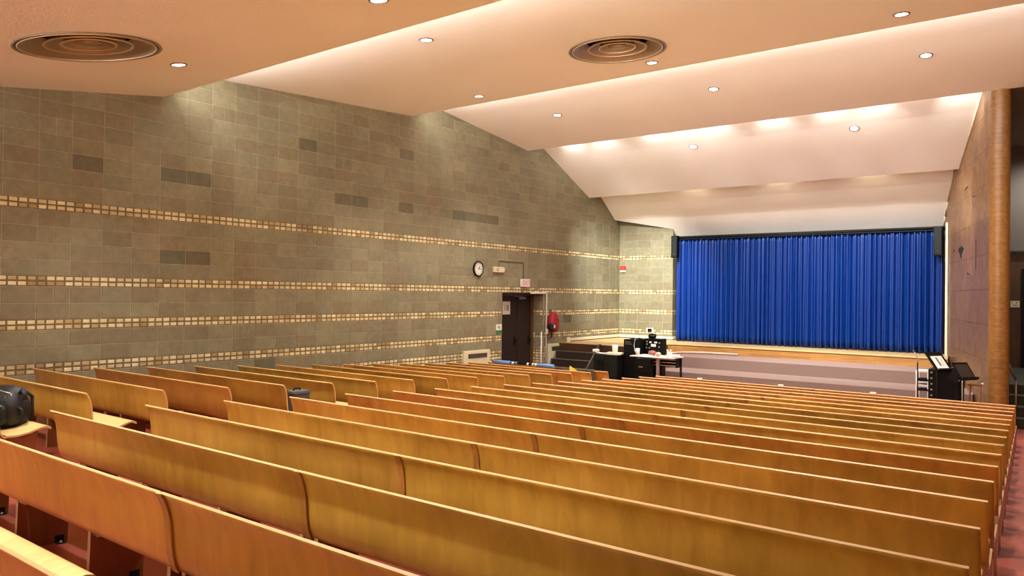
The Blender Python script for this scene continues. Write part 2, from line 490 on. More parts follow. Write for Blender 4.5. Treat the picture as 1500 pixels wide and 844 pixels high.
YB = -2.6                                        # rear wall of the room
FY = 19.69                                       # pier beside the stage
D0, D1, DT, DX = 13.97, 15.70, EZ + 0.017, -11.09   # recessed doorway in the left wall
masonry_wall('wall_left', (WX, YB, 0), (0, 1, 0), (1, 0, 0), FY - YB, 4.033 - YB, cut=(D0 - YB, D1 - YB, -1, DT), seed=3)
masonry_wall('wall_front', (WX, FY, 0), (1, 0, 0), (0, -1, 0), -9.03 - WX, 0.2, zmax=EZ + 2.9, seed=5)
masonry_wall('wall_jamb', (-9.03, FY, 0), (0, 1, 0), (1, 0, 0), 0.75, 0.1, zmax=EZ + 2.9, seed=6)
masonry_wall('wall_doorway', (DX, D1, 0), (1, 0, 0), (0, -1, 0), WX - DX, 0.0, zmax=DT + 0.12, seed=8)
# solid backing so that the walls have thickness, and the doorway's far side
w = MB()
w.box(WX - 0.40, WX - 0.004, YB, D0, -0.2, 7); w.box(WX - 0.40, WX - 0.004, D1 + 0.004, FY + 0.9, -0.2, 7); w.box(WX - 0.40, WX - 0.004, D0, D1 + 0.004, DT, 7)
w.box(WX - 0.40, -9.034, FY + 0.004, FY + 0.75, -0.2, 5.3)
tag(w.build('wall_left', M['greywall']), kind='structure')


# ------------------------------------------------------------------ setting: floor, stage, ceiling
def fz(y): return max(0.0, EZ - 1.40 - 0.0603 * y)


YF = (EZ - 1.40) / 0.0603
w = MB()
w.prism([(YB, fz(YB)), (YF, 0), (21.2, 0), (21.2, -0.25), (YB, -0.25)], WX - 0.4, 1.9, 'x')
tag(w.build('floor', M['floor']), kind='structure')

# stage: platform with a wing that reaches forward along the left wall, inner corner rounded
SZ, SY = 0.997, 18.36
WY, WR = 16.35, -8.75
plan = [(WX + 0.01, WY), (WR, WY)]
for i in range(13):
    t = i / 12; a = PI + (PI / 2 - PI) * t
    plan.append((WR + 0.75 + 0.75 * math.cos(a), SY - 0.75 + 0.75 * math.sin(a)))
plan += [(-2.06, SY), (-2.36, FY + 1.6), (WX + 0.01, FY + 1.6)]
w = MB(); n_front = len(plan) - 3
w.prism(plan, 0.0, SZ, 'z', mi=0, side_mi=lambda i: 2 if i < 9 else 1)
w.bm.faces.ensure_lookup_table()
tag(w.build('floor', [M['stagefloor'], M['stageface'], M['wingface']]), kind='structure')
w = MB()
for (x0, y0), (x1, y1) in zip(plan[1:n_front], plan[2:n_front + 1]):
    d = Vector((x1 - x0, y1 - y0, 0)); nn = Vector((d.y, -d.x, 0)).normalized() * 0.02
    w.poly([(x0 + nn.x, y0 + nn.y, SZ + .004), (x1 + nn.x, y1 + nn.y, SZ + .004), (x1, y1, SZ + .004), (x0, y0, SZ + .004)])
    w.poly([(x0 + nn.x, y0 + nn.y, SZ + .004), (x1 + nn.x, y1 + nn.y, SZ + .004), (x1 + nn.x, y1 + nn.y, SZ - .028), (x0 + nn.x, y0 + nn.y, SZ - .028)])
tag(w.build('trim_1', M['nosing']), kind='structure')
# broad carpeted steps in front of the stage
w = MB()
for y0, y1, zz in ((17.08, SY, 0.777), (16.02, 17.08, 0.515), (15.3, 16.02, 0.25)):
    xr = -1.16 - (y0 - 15.1) * 0.255
    xl = -8.18 if y0 > 16.1 else -7.75
    w.box(xl, xr, y0, SY - 0.002, 0.0, zz, bev=0.012)
tag(w.build('floor', M['carpet']), kind='structure')
# cream base moulding where the block walls meet the stage
w = MB()
w.box(WX + 0.006, WX + 0.05, 16.92, FY - 0.006, SZ + 0.02, SZ + 0.095, bev=0.008)
w.box(WX + 0.05, -9.0, FY - 0.05, FY - 0.006, SZ + 0.02, SZ + 0.095, bev=0.008)
w.box(-9.024, -8.985, FY - 0.05, FY + 0.5, SZ + 0.02, SZ + 0.095, bev=0.008)
w.box(WX + 0.006, WX + 0.05, 16.80, 16.92, SZ - 0.02, SZ + 0.12, bev=0.008)
tag(w.build('baseboard_left', M['trimcream']), kind='structure')

PAN = {1: (YB, EZ + 2.514 - (3.583 - YB) * 0.1583, 5.687, EZ + 2.847),
       2: (5.74, EZ + 3.333 - (6.802 - 5.74) * 0.0638, 10.862, EZ + 3.588),
       3: (10.92, EZ + 3.887 + (11.829 - 10.92) * 0.1129, 14.928, EZ + 3.537),
       4: (14.99, EZ + 3.687 + (15.643 - 14.99) * 0.4396, 17.895, EZ + 2.697)}


def pan_z(n, y):
    y0, z0, y1, z1 = PAN[n]; return z0 + (z1 - z0) * (y - y0) / (y1 - y0)


def pan_tilt(n):
    y0, z0, y1, z1 = PAN[n]; return math.atan2(z1 - z0, y1 - y0)


def splay_x(y): return -1.09 - (y - 15.0) * 0.2525      # room face of the veneered wall right of the stage


def ceiling_panel(n, xr0, xr1, holes=()):
    y0, z0, y1, z1 = PAN[n]
    bm = bmesh.new(); lo = bmesh.new(); lo.free()
    def V(x, y): return bm.verts.new((x, y, pan_z(n, y)))
    loop = [V(WX - 0.02, y0), V(xr0, y0), V(xr1, y1), V(WX - 0.02, y1)]
    edges = [bm.edges.new((loop[i], loop[(i + 1) % 4])) for i in range(4)]
    for hx, hy, hr in holes:
        c = [V(hx + hr * math.cos(2 * PI * k / 48), hy + hr * math.sin(2 * PI * k / 48)) for k in range(48)]
        edges += [bm.edges.new((c[k], c[(k + 1) % 48])) for k in range(48)]
    bmesh.ops.triangle_fill(bm, use_beauty=True, edges=edges)
    for f in bm.faces:
        f.normal_update()
        if f.normal.z > 0: f.normal_flip()
    me = D.meshes.new('ceiling'); bm.to_mesh(me); bm.free(); me.materials.append(M['ceiling'])
    o = link(D.objects.new('ceiling', me))
    s = o.modifiers.new('thickness', 'SOLIDIFY'); s.thickness = 0.03; s.offset = -1
    return tag(o, kind='structure')


DIFF = [(-8.16, 3.52, 0.69, 1), (-5.17, 9.34, 0.69, 2)]
ceiling_panel(1, 1.75, 1.75, [(DIFF[0][0], DIFF[0][1], 0.66)])
ceiling_panel(2, 1.75, 1.75, [(DIFF[1][0], DIFF[1][1], 0.66)])
ceiling_panel(3, 1.75, 1.75)
ceiling_panel(4, splay_x(14.99), splay_x(17.895))
# last slope down to the stage opening
w = MB()
P5 = [(17.98, EZ + 3.187), (18.54, EZ + 2.787), (19.351, EZ + 2.212), (19.70, EZ + 1.905), (19.98, EZ + 1.66)]
top = [(y + 0.03, zz + 0.04) for y, zz in P5][::-1]
A = [w.bm.verts.new((WX + 0.02 if y < 19.68 else -9.05, y, zz)) for y, zz in P5]; Bv = [w.bm.verts.new((splay_x(y) - 0.015, y, zz)) for y, zz in P5]
for i in range(4):
    w.bm.faces.new((A[i], Bv[i], Bv[i + 1], A[i + 1]))
o = w.build('ceiling', M['ceiling'])
s = o.modifiers.new('thickness', 'SOLIDIFY'); s.thickness = 0.03; s.offset = 0
tag(o, kind='structure')
# upstands that close the steps between the ceiling panels
w = MB()
for (ya, za, yb, zb) in ((5.70, PAN[1][3] + 0.02, 5.73, PAN[2][1] + 0.1), (10.88, PAN[2][3] + 0.02, 10.91, PAN[3][1] + 0.1), (14.945, PAN[3][3] + 0.02, 14.975, PAN[4][1] + 0.1), (17.92, PAN[4][3] + 0.02, 17.95, P5[0][1] + 0.1)):
    w.box(WX, 1.75 if ya < 15 else splay_x(ya), ya, yb, za, zb)
tag(w.build('ceiling', M['ceiling']), kind='structure')

# ------------------------------------------------------------------ setting: right side
w = MB()
fx = [(splay_x(15.0), 15.0), (splay_x(19.95), 19.95)]
w.poly([(*fx[0], 0), (*fx[1], 0), (*fx[1], EZ + 4.2), (*fx[0], EZ + 4.2)])
w.poly([(*fx[0], EZ + 4.2), (*fx[1], EZ + 4.2), (fx[1][0] + 0.29, fx[1][1] + 0.07, EZ + 4.2), (fx[0][0] + 0.29, fx[0][1] + 0.07, EZ + 4.2)])
w.poly([(fx[0][0] + 0.29, fx[0][1] + 0.07, 0), (fx[1][0] + 0.29, fx[1][1] + 0.07, 0), (fx[1][0] + 0.29, fx[1][1] + 0.07, EZ + 4.2), (fx[0][0] + 0.29, fx[0][1] + 0.07, EZ + 4.2)])
w.poly([(*fx[1], 0), (fx[1][0] + 0.29, fx[1][1] + 0.07, 0), (fx[1][0] + 0.29, fx[1][1] + 0.07, EZ + 4.2), (*fx[1], EZ + 4.2)])
w.poly([(*fx[0], 0), (fx[0][0] + 0.29, fx[0][1] + 0.07, 0), (fx[0][0] + 0.29, fx[0][1] + 0.07, EZ + 4.2), (*fx[0], EZ + 4.2)])
wr = tag(w.build('wall_right', M['veneer']), kind='structure')
# torn patch in the veneer
w = MB()
cx, cy = splay_x(17.6), 17.6
def on_splay(y, zz, d=0.0): return (splay_x(y) - d * 0.97, y - d * 0.245, zz)
hole = [(17.32, EZ + 1.02), (17.42, EZ + 1.03), (17.60, EZ + 1.09), (17.80, EZ + 1.05), (17.93, EZ + 1.08), (17.98, EZ + 1.00), (17.80, EZ + 0.93), (17.72, EZ + 0.86), (17.60, EZ + 0.80), (17.56, EZ + 0.92)]
w.poly([on_splay(y, zz, 0.004) for y, zz in hole])
for y0, z0, y1, z1, t in ((18.35, EZ + 1.0, 18.55, EZ + 1.02, .05), (16.0, EZ + 1.9, 16.5, EZ + 1.93, .018), (16.6, EZ + 0.45, 17.0, EZ + 0.5, .02), (16.1, EZ + .55, 16.13, EZ + 1.1, 0), (16.9, EZ + 2.2, 17.35, EZ + 2.16, .02)):
    if t == 0: pts = [(y0, z0), (y1, z0), (y1, z1), (y0, z1)]
    else: pts = [(y0, z0), (y1, z1), (y1 - .05, z1 + t), (y0 + .08, z0 + t * .6)]
    w.poly([on_splay(y, zz, 0.004) for y, zz in pts])
o = w.build('wall_right', M['darkduct']); s = o.modifiers.new('thickness', 'SOLIDIFY'); s.thickness = 0.003
tag(o, kind='structure')
w = MB(); w.lathe([(0.152, 0), (0.152, EZ + 3.56)], n=40)
tag(w.build('column', M['column'], loc=(-0.942, 15.03, 0), smooth=True), kind='structure')
# thin light trim along the sloping ceiling ends and the stage opening
w = MB()
for ya, za, yb, zb in ((15.15, pan_z(4, 15.15) - .01, 17.88, pan_z(4, 17.88) - .01), (18.6, EZ + 2.745, 19.35, EZ + 2.2), (19.35, EZ + 2.2, 19.7, EZ + 1.9), (19.7, EZ + 1.9, 19.9, EZ + 1.7)):
    w.tube([on_splay(ya, za, 0.012), on_splay(yb, zb, 0.012)], 0.016, 6)
w.box(splay_x(19.3) - 0.05, splay_x(19.3) - 0.004, 19.27, 19.33, SZ, EZ + 1.72)
tag(w.build('trim_2', M['trimcream']), kind='structure')
# side passage right of the column
w = MB()
w.box(-2.0, 1.75, 21.0, 21.2, 0, EZ + 1.12); tag(w.build('wall_passage', M['darkpanel']), kind='structure')
w = MB(); w.box(-2.0, 1.75, 21.0, 21.2, EZ + 1.12, EZ + 4.3); tag(w.build('wall_passage', M['greywall']), kind='structure')
w = MB(); w.box(1.75, 1.95, YB, 21.2, -0.2, EZ + 4.3); tag(w.build('wall_side', M['backwall']), kind='structure')
w = MB(); w.box(WX - 0.4, 1.95, YB - 0.2, YB, -0.2, EZ + 4.3); tag(w.build('wall_back', M['backwall']), kind='structure')
w = MB(); w.prism([(-0.95, 14.99), (1.75, 14.99), (1.75, 21.2), (splay_x(21.2) + 0.15, 21.2)], EZ + 3.56, EZ + 3.62, 'z'); tag(w.build('ceiling', M['greywall']), kind='structure')
w = MB()
for i in range(4):
    w.box(splay_x(15.9 + i * .3) + 0.35, 1.75, 15.9 + i * .3, 21.0, 0, 0.17 * (i + 1), bev=0.01)
tag(w.build('floor', M['green']), kind='structure')
w = MB()
w.box(-0.87, 0.15, 20.95, 21.0, 0.68, 2.99, mi=0); w.box(-0.81, 0.09, 20.93, 20.99, 0.68, 2.93, mi=1, bev=0.01); w.box(-0.79, -0.70, 20.915, 20.93, 1.5, 1.75, mi=0)
tag(w.build('door_2', [M['iron'], M['greendoor']]), kind='structure')
w = MB()                                          # behind the curtain
w.box(WX, -1.9, FY + 1.6, FY + 1.7, 0, 6); w.box(-9.1, -2.0, FY + 0.32, FY + 0.9, EZ + 1.72, EZ + 1.8)
tag(w.build('wall_stage_back', M['darkpanel']), kind='structure')

# doorway
t = D.objects.new('door_1', None); t.location = (DX, 0, 0); link(t); tag(t, kind='structure')
w = MB()
w.box(-0.05, 0.05, D1 - 0.065, D1, 0, DT); w.box(-0.05, 0.05, D0, D0 + 0.06, 0, DT); w.box(-0.05, 0.05, D0, D1, DT - 0.06, DT)
w.build('door_frame', M['doorframe'], t)
mid = 15.04
for a, b, hy in ((D0 + 0.06, mid - 0.006, mid - 0.09), (mid + 0.006, D1 - 0.065, D1 - 0.16)):
    w = MB(); w.box(-0.045, 0.0, a, b, 0.01, DT - 0.065, bev=0.004); w.box(0.0, 0.006, a + 0.02, b - 0.02, 0.03, 0.9, bev=0.002)
    lf = w.build('door_leaf', M['door'], t)
    w = MB(); w.tube([(0.0, hy, 1.10), (0.05, hy, 1.10)], 0.012); w.blob((0.065, hy, 1.10), 0.028, 0.03, 0.03, 2); w.box(0.0, 0.008, hy - 0.035, hy + 0.035, 0.98, 1.2)
    w.build('door_handle', M['iron'], lf)
w = MB(); w.box(0.0, 0.06, mid + 0.02, mid + 0.3, DT - 0.16, DT - 0.1, bev=0.006); w.tube([(0.05, mid + .2, DT - .11), (0.16, mid + .05, DT - .09), (.03, mid - .2, DT - .08)], 0.009)
w.build('door_closer', M['chrome'], t)

# ------------------------------------------------------------------ ceiling diffusers
for (x, y, r, n), lab in zip(DIFF, ('large round bronze air diffuser in the lowest ceiling panel near the block wall', 'large round bronze air diffuser in the second ceiling panel, mid room')):
    t = thing('ceiling_diffuser', lab, 'air vent', (x, y, pan_z(n, y)), group='round ceiling air diffusers')
    t.rotation_euler = (pan_tilt(n), 0, 0)
    w = MB(); w.lathe([(0.64, 0.26), (0.655, 0.0), (0.66, -0.012), (0.69, -0.014), (0.685, -0.002), (0.66, 0.0)], 64); w.build('flange', M['diffuser'], t, True)
    w = MB(); w.lathe([(0.0, 0.262), (0.64, 0.262), (0.648, 0.1)], 48); w.build('duct', M['darkduct'], t, True)
    for ro, ri, zb, zt in ((0.635, 0.43, -0.005, 0.12), (0.41, 0.275, 0.02, 0.125), (0.255, 0.15, 0.03, 0.125)):
        w = MB(); w.lathe([(ri, zt), (ro - 0.012, zb), (ro, zb - 0.004), (ro + 0.002, zb + 0.006), (ri + 0.004, zt + 0.004), (ri, zt)], 64)
        w.lathe([(ro + 0.010 * math.cos(a), zb - 0.004 + 0.010 * math.sin(a)) for a in [2 * PI * i / 10 for i in range(11)]], 64, mi=1)
        w.build('louver_ring', [M['diffuser'], M['diffuserlip']], t, True)
    w = MB(); w.lathe([(0.0, 0.15), (0.07, 0.12), (0.128, 0.045), (0.122, 0.035), (0.06, 0.02), (0.0, 0.015)], 40); w.build('center_cone', M['diffuser'], t, True)

# ------------------------------------------------------------------ downlights
LAMP = (1.0, 0.965, 0.905)


def spot(loc, power, size=2.2, blend=0.7, rot=(0, 0, 0), rad=0.07, col=LAMP):
    l = D.lights.new('lamp_and_fill_beam', 'SPOT'); l.energy = power; l.spot_size = size; l.spot_blend = blend; l.shadow_soft_size = rad; l.color = col
    o = D.objects.new('lamp_and_fill_beam', l); o.location = loc; o.rotation_euler = rot; C.objects.link(o)


DL = [(1, -8.53, 4.69, 'round downlight beside the air diffuser in the lowest ceiling panel'),
      (1, -5.11, 4.72, 'round downlight cut by the top edge of the photo in the lowest ceiling panel'),
      (2, -6.85, 7.18, 'round downlight in the second ceiling panel, alone in its nearer row'),
      (2, -8.53, 10.33, 'round downlight at the far edge of the second ceiling panel, closest to the block wall'),
      (2, -5.11, 10.32, 'round downlight touching the rim of the second air diffuser'),
      (2, -1.69, 10.31, 'round downlight of the second ceiling panel above the right aisle end of the pews'),
      (3, -8.60, 13.0, 'round downlight in the third ceiling panel, closest to the block wall'),
      (3, -5.18, 12.95, 'middle round downlight of the three in the third ceiling panel'),
      (3, -1.78, 12.97, 'round downlight in the third ceiling panel, closest to the wood column'),
      (4, -6.95, 16.2, 'round downlight in the steep panel above the stage, nearer the block wall'),
      (4, -3.50, 16.2, 'round downlight in the steep panel above the stage, nearer the veneered wall'),
      (1, -1.7, 4.7, None), (1, -6.8, 1.4, None), (1, -3.4, 1.4, None), (2, -3.4, 7.17, None)]
ring_me = lens_me = None
POWER = {1: 290, 2: 310, 3: 330, 4: 380}
for n, x, y, lab in DL:
    zc = pan_z(n, y)
    t = thing('downlight', lab or 'round downlight in the ceiling outside the view of the photo', 'ceiling light', (x, y, zc), group='recessed round downlights' if lab else 'downlights outside the view')
    t.rotation_euler = (pan_tilt(n), 0, 0)
    if ring_me is None:
        w = MB(); w.lathe([(0.072, -0.002), (0.078, -0.012), (0.094, -0.010), (0.098, 0.001)], 32); ring_me = w.mesh('trim_ring', M['ring'], True)
        w = MB(); w.lathe([(0.0, -0.010), (0.06, -0.009), (0.0775, -0.006)], 32); lens_me = w.mesh('lens', M['lens'], True)
    link(D.objects.new('trim_ring', ring_me), t); link(D.objects.new('lens', lens_me), t)
    spot((x, y, zc - 0.035), {(-3.4, 1.4): 330, (-1.7, 4.7): 340}.get((x, y), POWER[n]), size=1.95, blend=0.85)
spot((0.2, 17.5, EZ + 3.5), 60, size=2.4); spot((-0.1, 19.9, EZ + 3.5), 160, size=2.8)  # added spots without fixtures, out of view, that brighten the side passage

# lamps hidden in the coves behind each panel edge, plus an added rear strip
def strip_light(y, zc, power, x0=WX + 0.3, x1=1.2, tilt=0.0, col=LAMP):
    l = D.lights.new('cove_and_fill_light', 'AREA'); l.shape = 'RECTANGLE'; l.size = x1 - x0; l.size_y = 0.05; l.energy = power; l.color = col
    o = D.objects.new('cove_and_fill_light', l); o.location = ((x0 + x1) / 2, y, zc); o.rotation_euler = (tilt, 0, 0); C.objects.link(o)


strip_light(5.80, PAN[1][3] + 0.09, 100, tilt=PI * 0.62)
strip_light(10.98, PAN[2][3] + 0.09, 85, tilt=PI * 0.62)
strip_light(YB + 0.14, PAN[1][1] - 0.16, 230, x1=-2.0, tilt=PI * 0.62)  # added strip at the rear wall, brightens the lowest ceiling panel
w = MB(); w.prism([(YB, PAN[1][1] - 0.24), (YB + 0.26, PAN[1][1] - 0.24), (YB + 0.26, PAN[1][1] - 0.17), (YB + 0.24, PAN[1][1] - 0.17), (YB + 0.24, PAN[1][1] - 0.22), (YB, PAN[1][1] - 0.22)], WX, 1.75, 'x')  # ledge added under that strip; its lip keeps the light off the floor
tag(w.build('added_light_ledge', M['ceiling']), kind='structure')
strip_light(15.06, PAN[3][3] + 0.10, 16, x1=-1.3, tilt=PI * 0.62)
for x, yaw, pw, bl in ((-9.0, 0.18, 950, 0.95), (-8.0, 0.36, 800, 0.95), (-6.6, 0.0, 290, 0.6), (-5.1, 0.0, 290, 0.6), (-3.8, 0.0, 290, 0.6), (-2.6, 0.0, 290, 0.6)):
    spot((x, 15.06, PAN[3][3] + 0.075), pw, size=0.95 if x < -7 else 1.15, blend=bl, rot=(PI * (0.275 if x < -7 else 0.242), 0, yaw), rad=0.04, col=(1, 0.99, 0.95))
for x in (-9.9, -9.1, -7.6, -7.0, -6.2, -5.0, -3.9, -3.0, -1.7):
    spot((x, 15.05, PAN[3][3] + 0.17), 34, size=1.5, blend=1.0, rot=(PI * 0.40, 0, R.uniform(-0.2, 0.2)), rad=0.03, col=(1, 0.99, 0.95))
for x in (-7.9, -5.7, -3.6):
    spot((x, 18.06, PAN[4][3] + 0.22), 9, size=2.4, blend=0.8, rot=(PI * 0.5, 0, 0), rad=0.04, col=(1, 0.86, 0.55))

# ------------------------------------------------------------------ pews
TOP = 0.6275
BACK = [(0.0, TOP), (0.016, 0.606), (0.029, 0.573), (0.040, 0.537), (0.047, 0.498), (0.051, 0.448), (0.055, 0.398), (0.061, 0.350), (0.072, 0.306), (0.088, 0.274), (0.112, 0.257)]
SEAT = [(0.122, 0.262), (0.16, 0.258), (0.22, 0.258), (0.30, 0.270), (0.36, 0.290), (0.405, 0.305), (0.435, 0.308), (0.456, 0.302), (0.468, 0.288)]


def offset(line, d):
    out = []
    for i, p in enumerate(line):
        a = Vector(line[max(i - 1, 0)]); b = Vector(line[min(i + 1, len(line) - 1)])
        t = (b - a).normalized(); out.append((p[0] - t.y * d, p[1] + t.x * d))
    return out


def sheet_mesh(name, line, th, x0, x1, face, edge):
    """bent plywood: a profile swept along x, end grain on its rims"""
    w = MB(); o = offset(line, th)
    n = len(line); nx = 3
    xs = [x0, x0 + 0.02, x1 - 0.02, x1]
    Aa = [[w.bm.verts.new((x, *p)) for p in line] for x in xs]
    Bb = [[w.bm.verts.new((x, *p)) for p in o] for x in xs]
    def q(vs, mi, sm=False):
        f = w.bm.faces.new(vs); f.material_index = mi; f.smooth = sm
    for i in range(3):
        for j in range(n - 1):
            q((Aa[i][j], Aa[i + 1][j], Aa[i + 1][j + 1], Aa[i][j + 1]), 0, True)
            q((Bb[i][j], Bb[i][j + 1], Bb[i + 1][j + 1], Bb[i + 1][j]), 0, True)
        q((Aa[i][0], Bb[i][0], Bb[i + 1][0], Aa[i + 1][0]), 1)
        q((Aa[i][-1], Aa[i + 1][-1], Bb[i + 1][-1], Bb[i][-1]), 1)
    for j in range(n - 1):
        q((Aa[0][j], Aa[0][j + 1], Bb[0][j + 1], Bb[0][j]), 1)
        q((Aa[3][j], Bb[3][j], Bb[3][j + 1], Aa[3][j + 1]), 1)
    me = w.mesh(name, [face, edge])
    return me


def leg_mesh():
    w = MB()
    out = [(0.072, -0.0045), (0.078, 0.20), (0.080, 0.280), (0.088, 0.266), (0.112, 0.247), (0.16, 0.244), (0.22, 0.243), (0.30, 0.262), (0.35, 0.278), (0.375, 0.288), (0.352, 0.15), (0.345, -0.021)]
    w.prism(out, -0.014, 0.014, 'x', mi=0, side_mi=lambda i: 1)
    return w.mesh('leg', [M['leg'], M['legedge']])


def bracket_mesh():
    w = MB(); yy = 0.30; zf = -0.0603 * yy
    w.prism([(0.0142, zf), (0.05, zf), (0.05, zf + 0.007), (0.020, zf + 0.007), (0.020, zf + 0.045), (0.0142, zf + 0.045)], yy - 0.025, yy + 0.025, 'y')
    w.lathe([(0.0, 0.018), (0.006, 0.016), (0.008, 0.006)], 8, c=(0.036, yy, zf), mi=1)
    return w.mesh('floor_bracket', [M['iron'], M['chrome']])


LEG_ME, BRK_ME = leg_mesh(), bracket_mesh()
SEG = {}


def seg(x0, x1):
    if (x0, x1) not in SEG:
        SEG[(x0, x1)] = (sheet_mesh('backrest', BACK, 0.0115, x0, x1, M['pew'], M['edge']), sheet_mesh('seat', SEAT, 0.016, x0 + 0.012, x1 - 0.022, M['pewseat'], M['edge']))
    return SEG[(x0, x1)]


def joint_mesh(x):
    w = MB(); a = offset(BACK[:-1], -0.002); b = offset(BACK[:-1], -0.011)
    a[0] = (a[0][0], TOP + 0.001); b[0] = (b[0][0], TOP - 0.004)
    w.prism(a + b[::-1], x - 0.024, x + 0.024, 'x')
    me = w.mesh('joint_strip', M['strip']); return me


def make_pew(segs, legs, joint):
    t = thing('pew', 'x', 'pew')
    for s in segs:
        b, st = seg(*s)
        link(D.objects.new('backrest', b), t); link(D.objects.new('seat', st), t)
    for x in legs:
        l = link(D.objects.new('leg', LEG_ME), t); l.location = (x, 0, 0)
        if x != -0.247: link(D.objects.new('floor_bracket', BRK_ME), l)
    if joint is not None:
        link(D.objects.new('joint_strip', joint_mesh(joint)), t)
        w = MB(); w.blob((joint, -0.004, TOP + 0.002), 0.02, 0.009, 0.004, 2); cp = w.build('strip_cap', M['edge'], t)
    return t


ORD = 'first second third fourth fifth sixth seventh eighth ninth tenth eleventh twelfth thirteenth fourteenth fifteenth sixteenth seventeenth eighteenth'.split()


def finish(t, m):
    for ch in t.children:
        if ch.name.split('.')[0] == 'backrest' and m != 'pew':
            ch.material_slots[0].link = 'OBJECT'; ch.material_slots[0].material = M[m]


FIN_C = {-1: 'peworange', 0: 'peworange', 1: 'pewolive', 2: 'pewolive', 3: 'pewolive', 4: 'pew', 5: 'pew', 6: 'peworange', 7: 'pewolive', 8: 'pew', 9: 'pewolive', 10: 'pewolive', 11: 'pew', 12: 'pew', 13: 'peworange', 14: 'peworange', 15: 'peworange', 16: 'peworange'}
FIN_L = {1: 'pewolive', 2: 'pewolive', 3: 'pew', 4: 'peworange', 5: 'pew', 6: 'pewolive', 7: 'pewolive', 8: 'pew', 9: 'pewolive', 10: 'pew', 14: 'peworange', 15: 'peworange', 16: 'peworange'}


def row(k): return 1.65 + 0.725 * k, -0.024 * k


centre = make_pew([(-6.03, -3.104), (-3.096, -0.23)], [-5.72, -4.82, -3.92, -3.16, -3.04, -2.2, -1.3, -0.247], -3.10)
left = make_pew([(-10.2, -7.09)], [-9.95, -9.1, -8.1, -7.135], None)
first_c = first_l = True
PEWS = []
for k in range(-1, 17):
    y, dx = row(k); loc = (dx, y, EZ - 0.872 - 0.0437 * k - TOP)
    lab = 'long jointed honey wood pew of the middle block, %s row from the stage' % ORD[16 - k]
    if first_c: p = centre; centre.location = loc; tag(centre, lab, 'pew', 'long pews of the middle block'); first_c = False
    else: p = copy_tree(centre, lab, 'long pews of the middle block', loc)
    PEWS.append((p, FIN_C[k]))
for k in range(1, 17):
    y, dx = row(k); loc = (dx - (0.09 if k == 1 else 0.0), y, EZ - 0.872 - 0.0437 * k - TOP)
    lab = 'short honey wood pew along the block wall, %s row from the stage' % ORD[16 - k]
    if first_l: p = left; left.location = loc; tag(left, lab, 'pew', 'short pews along the block wall'); first_l = False
    else: p = copy_tree(left, lab, 'short pews along the block wall', loc)
    PEWS.append((p, FIN_L.get(k, 'pew')))


for p, m_ in PEWS: finish(p, m_)


def pew_top(k): return EZ - 0.872 - 0.0437 * k


# ------------------------------------------------------------------ stage curtain
w = MB()
x0, x1, yc = -8.83, -2.29, 19.46
N = 760; rows = 14
ph = [R.uniform(0, 6.28) for _ in range(6)]
def fold(x, v):
    u = (x - x0) / (x1 - x0)
    s = math.sin(2 * PI * 47 * u + 1.4 * math.sin(2 * PI * 7 * u + ph[0]) + ph[1])
    s2 = math.sin(2 * PI * 113 * u + 2.0 * math.sin(2 * PI * 5 * u + ph[2]) + 0.8 * v)
    s3 = math.sin(2 * PI * 11 * u + ph[3] + 0.5 * v)
    sharp = math.copysign(abs(s) ** 0.7, s)
    return (0.052 * sharp * (0.75 + 0.25 * v) + 0.018 * s2 + 0.02 * s3)
zb, zt = SZ + 0.009, EZ + 1.64
G = []
for j in range(rows + 1):
    v = 1 - j / rows; zz = zb + (zt - zb) * j / rows
    G.append([w.bm.verts.new((x0 + (x1 - x0) * i / N, yc + fold(x0 + (x1 - x0) * i / N, v), zz + (0.008 * math.sin(i * 0.37) if j == 0 else 0))) for i in range(N + 1)])
for j in range(rows):
    for i in range(N):
        f = w.bm.faces.new((G[j][i], G[j][i + 1], G[j + 1][i + 1], G[j + 1][i])); f.smooth = True
c = w.build('stage_curtain', M['curtain'])
tag(c, 'wide pleated royal blue velvet curtain closing the stage', 'curtain')
s = c.modifiers.new('thickness', 'SOLIDIFY'); s.thickness = 0.006
t = thing('curtain_track', 'black curtain track along the top of the stage opening', 'curtain track', (0, 19.39, EZ + 1.62))
w = MB(); w.box(-8.84, -2.24, -0.03, 0.03, -0.07, 0.03, bev=0.006); w.build('track', M['black'], t)
w = MB(); w.tube([(-8.84, -0.045, -0.02), (-2.26, -0.045, -0.02)], 0.014); w.build('rod', M['iron'], t)

# ------------------------------------------------------------------ speakers at the stage opening
for x, y, zt, zb, lab, rz in ((-8.77, 19.28, 3.93, 3.31, 'black column loudspeaker at the block pier end of the curtain', 0.0), (-2.37, 19.28, 3.91, 3.24, 'black column loudspeaker at the veneered wall end of the curtain', 0.0)):
    t = thing('column_speaker', lab, 'speaker', (x, y, zb), rz, 'column loudspeakers beside the curtain')
    h = zt - zb
    w = MB(); w.box(-0.085, 0.085, -0.09, 0.09, 0, h, bev=0.012); w.build('cabinet', M['black'], t)
    w = MB(); w.box(-0.07, 0.07, -0.098, -0.09, 0.03, h - 0.03, bev=0.003); w.build('grille', M['charcoal'], t)
    w = MB(); w.box(-0.07, 0.0, 0.09, 0.12, h * .3, h * .76); w.build('bracket', M['iron'], t)
    w = MB(); w.lathe([(0, -.004), (.008, -.002), (.009, 0)], 10, c=(0.0, -0.098, 0.1), axis='y'); w.build('badge', M['chrome'], t)

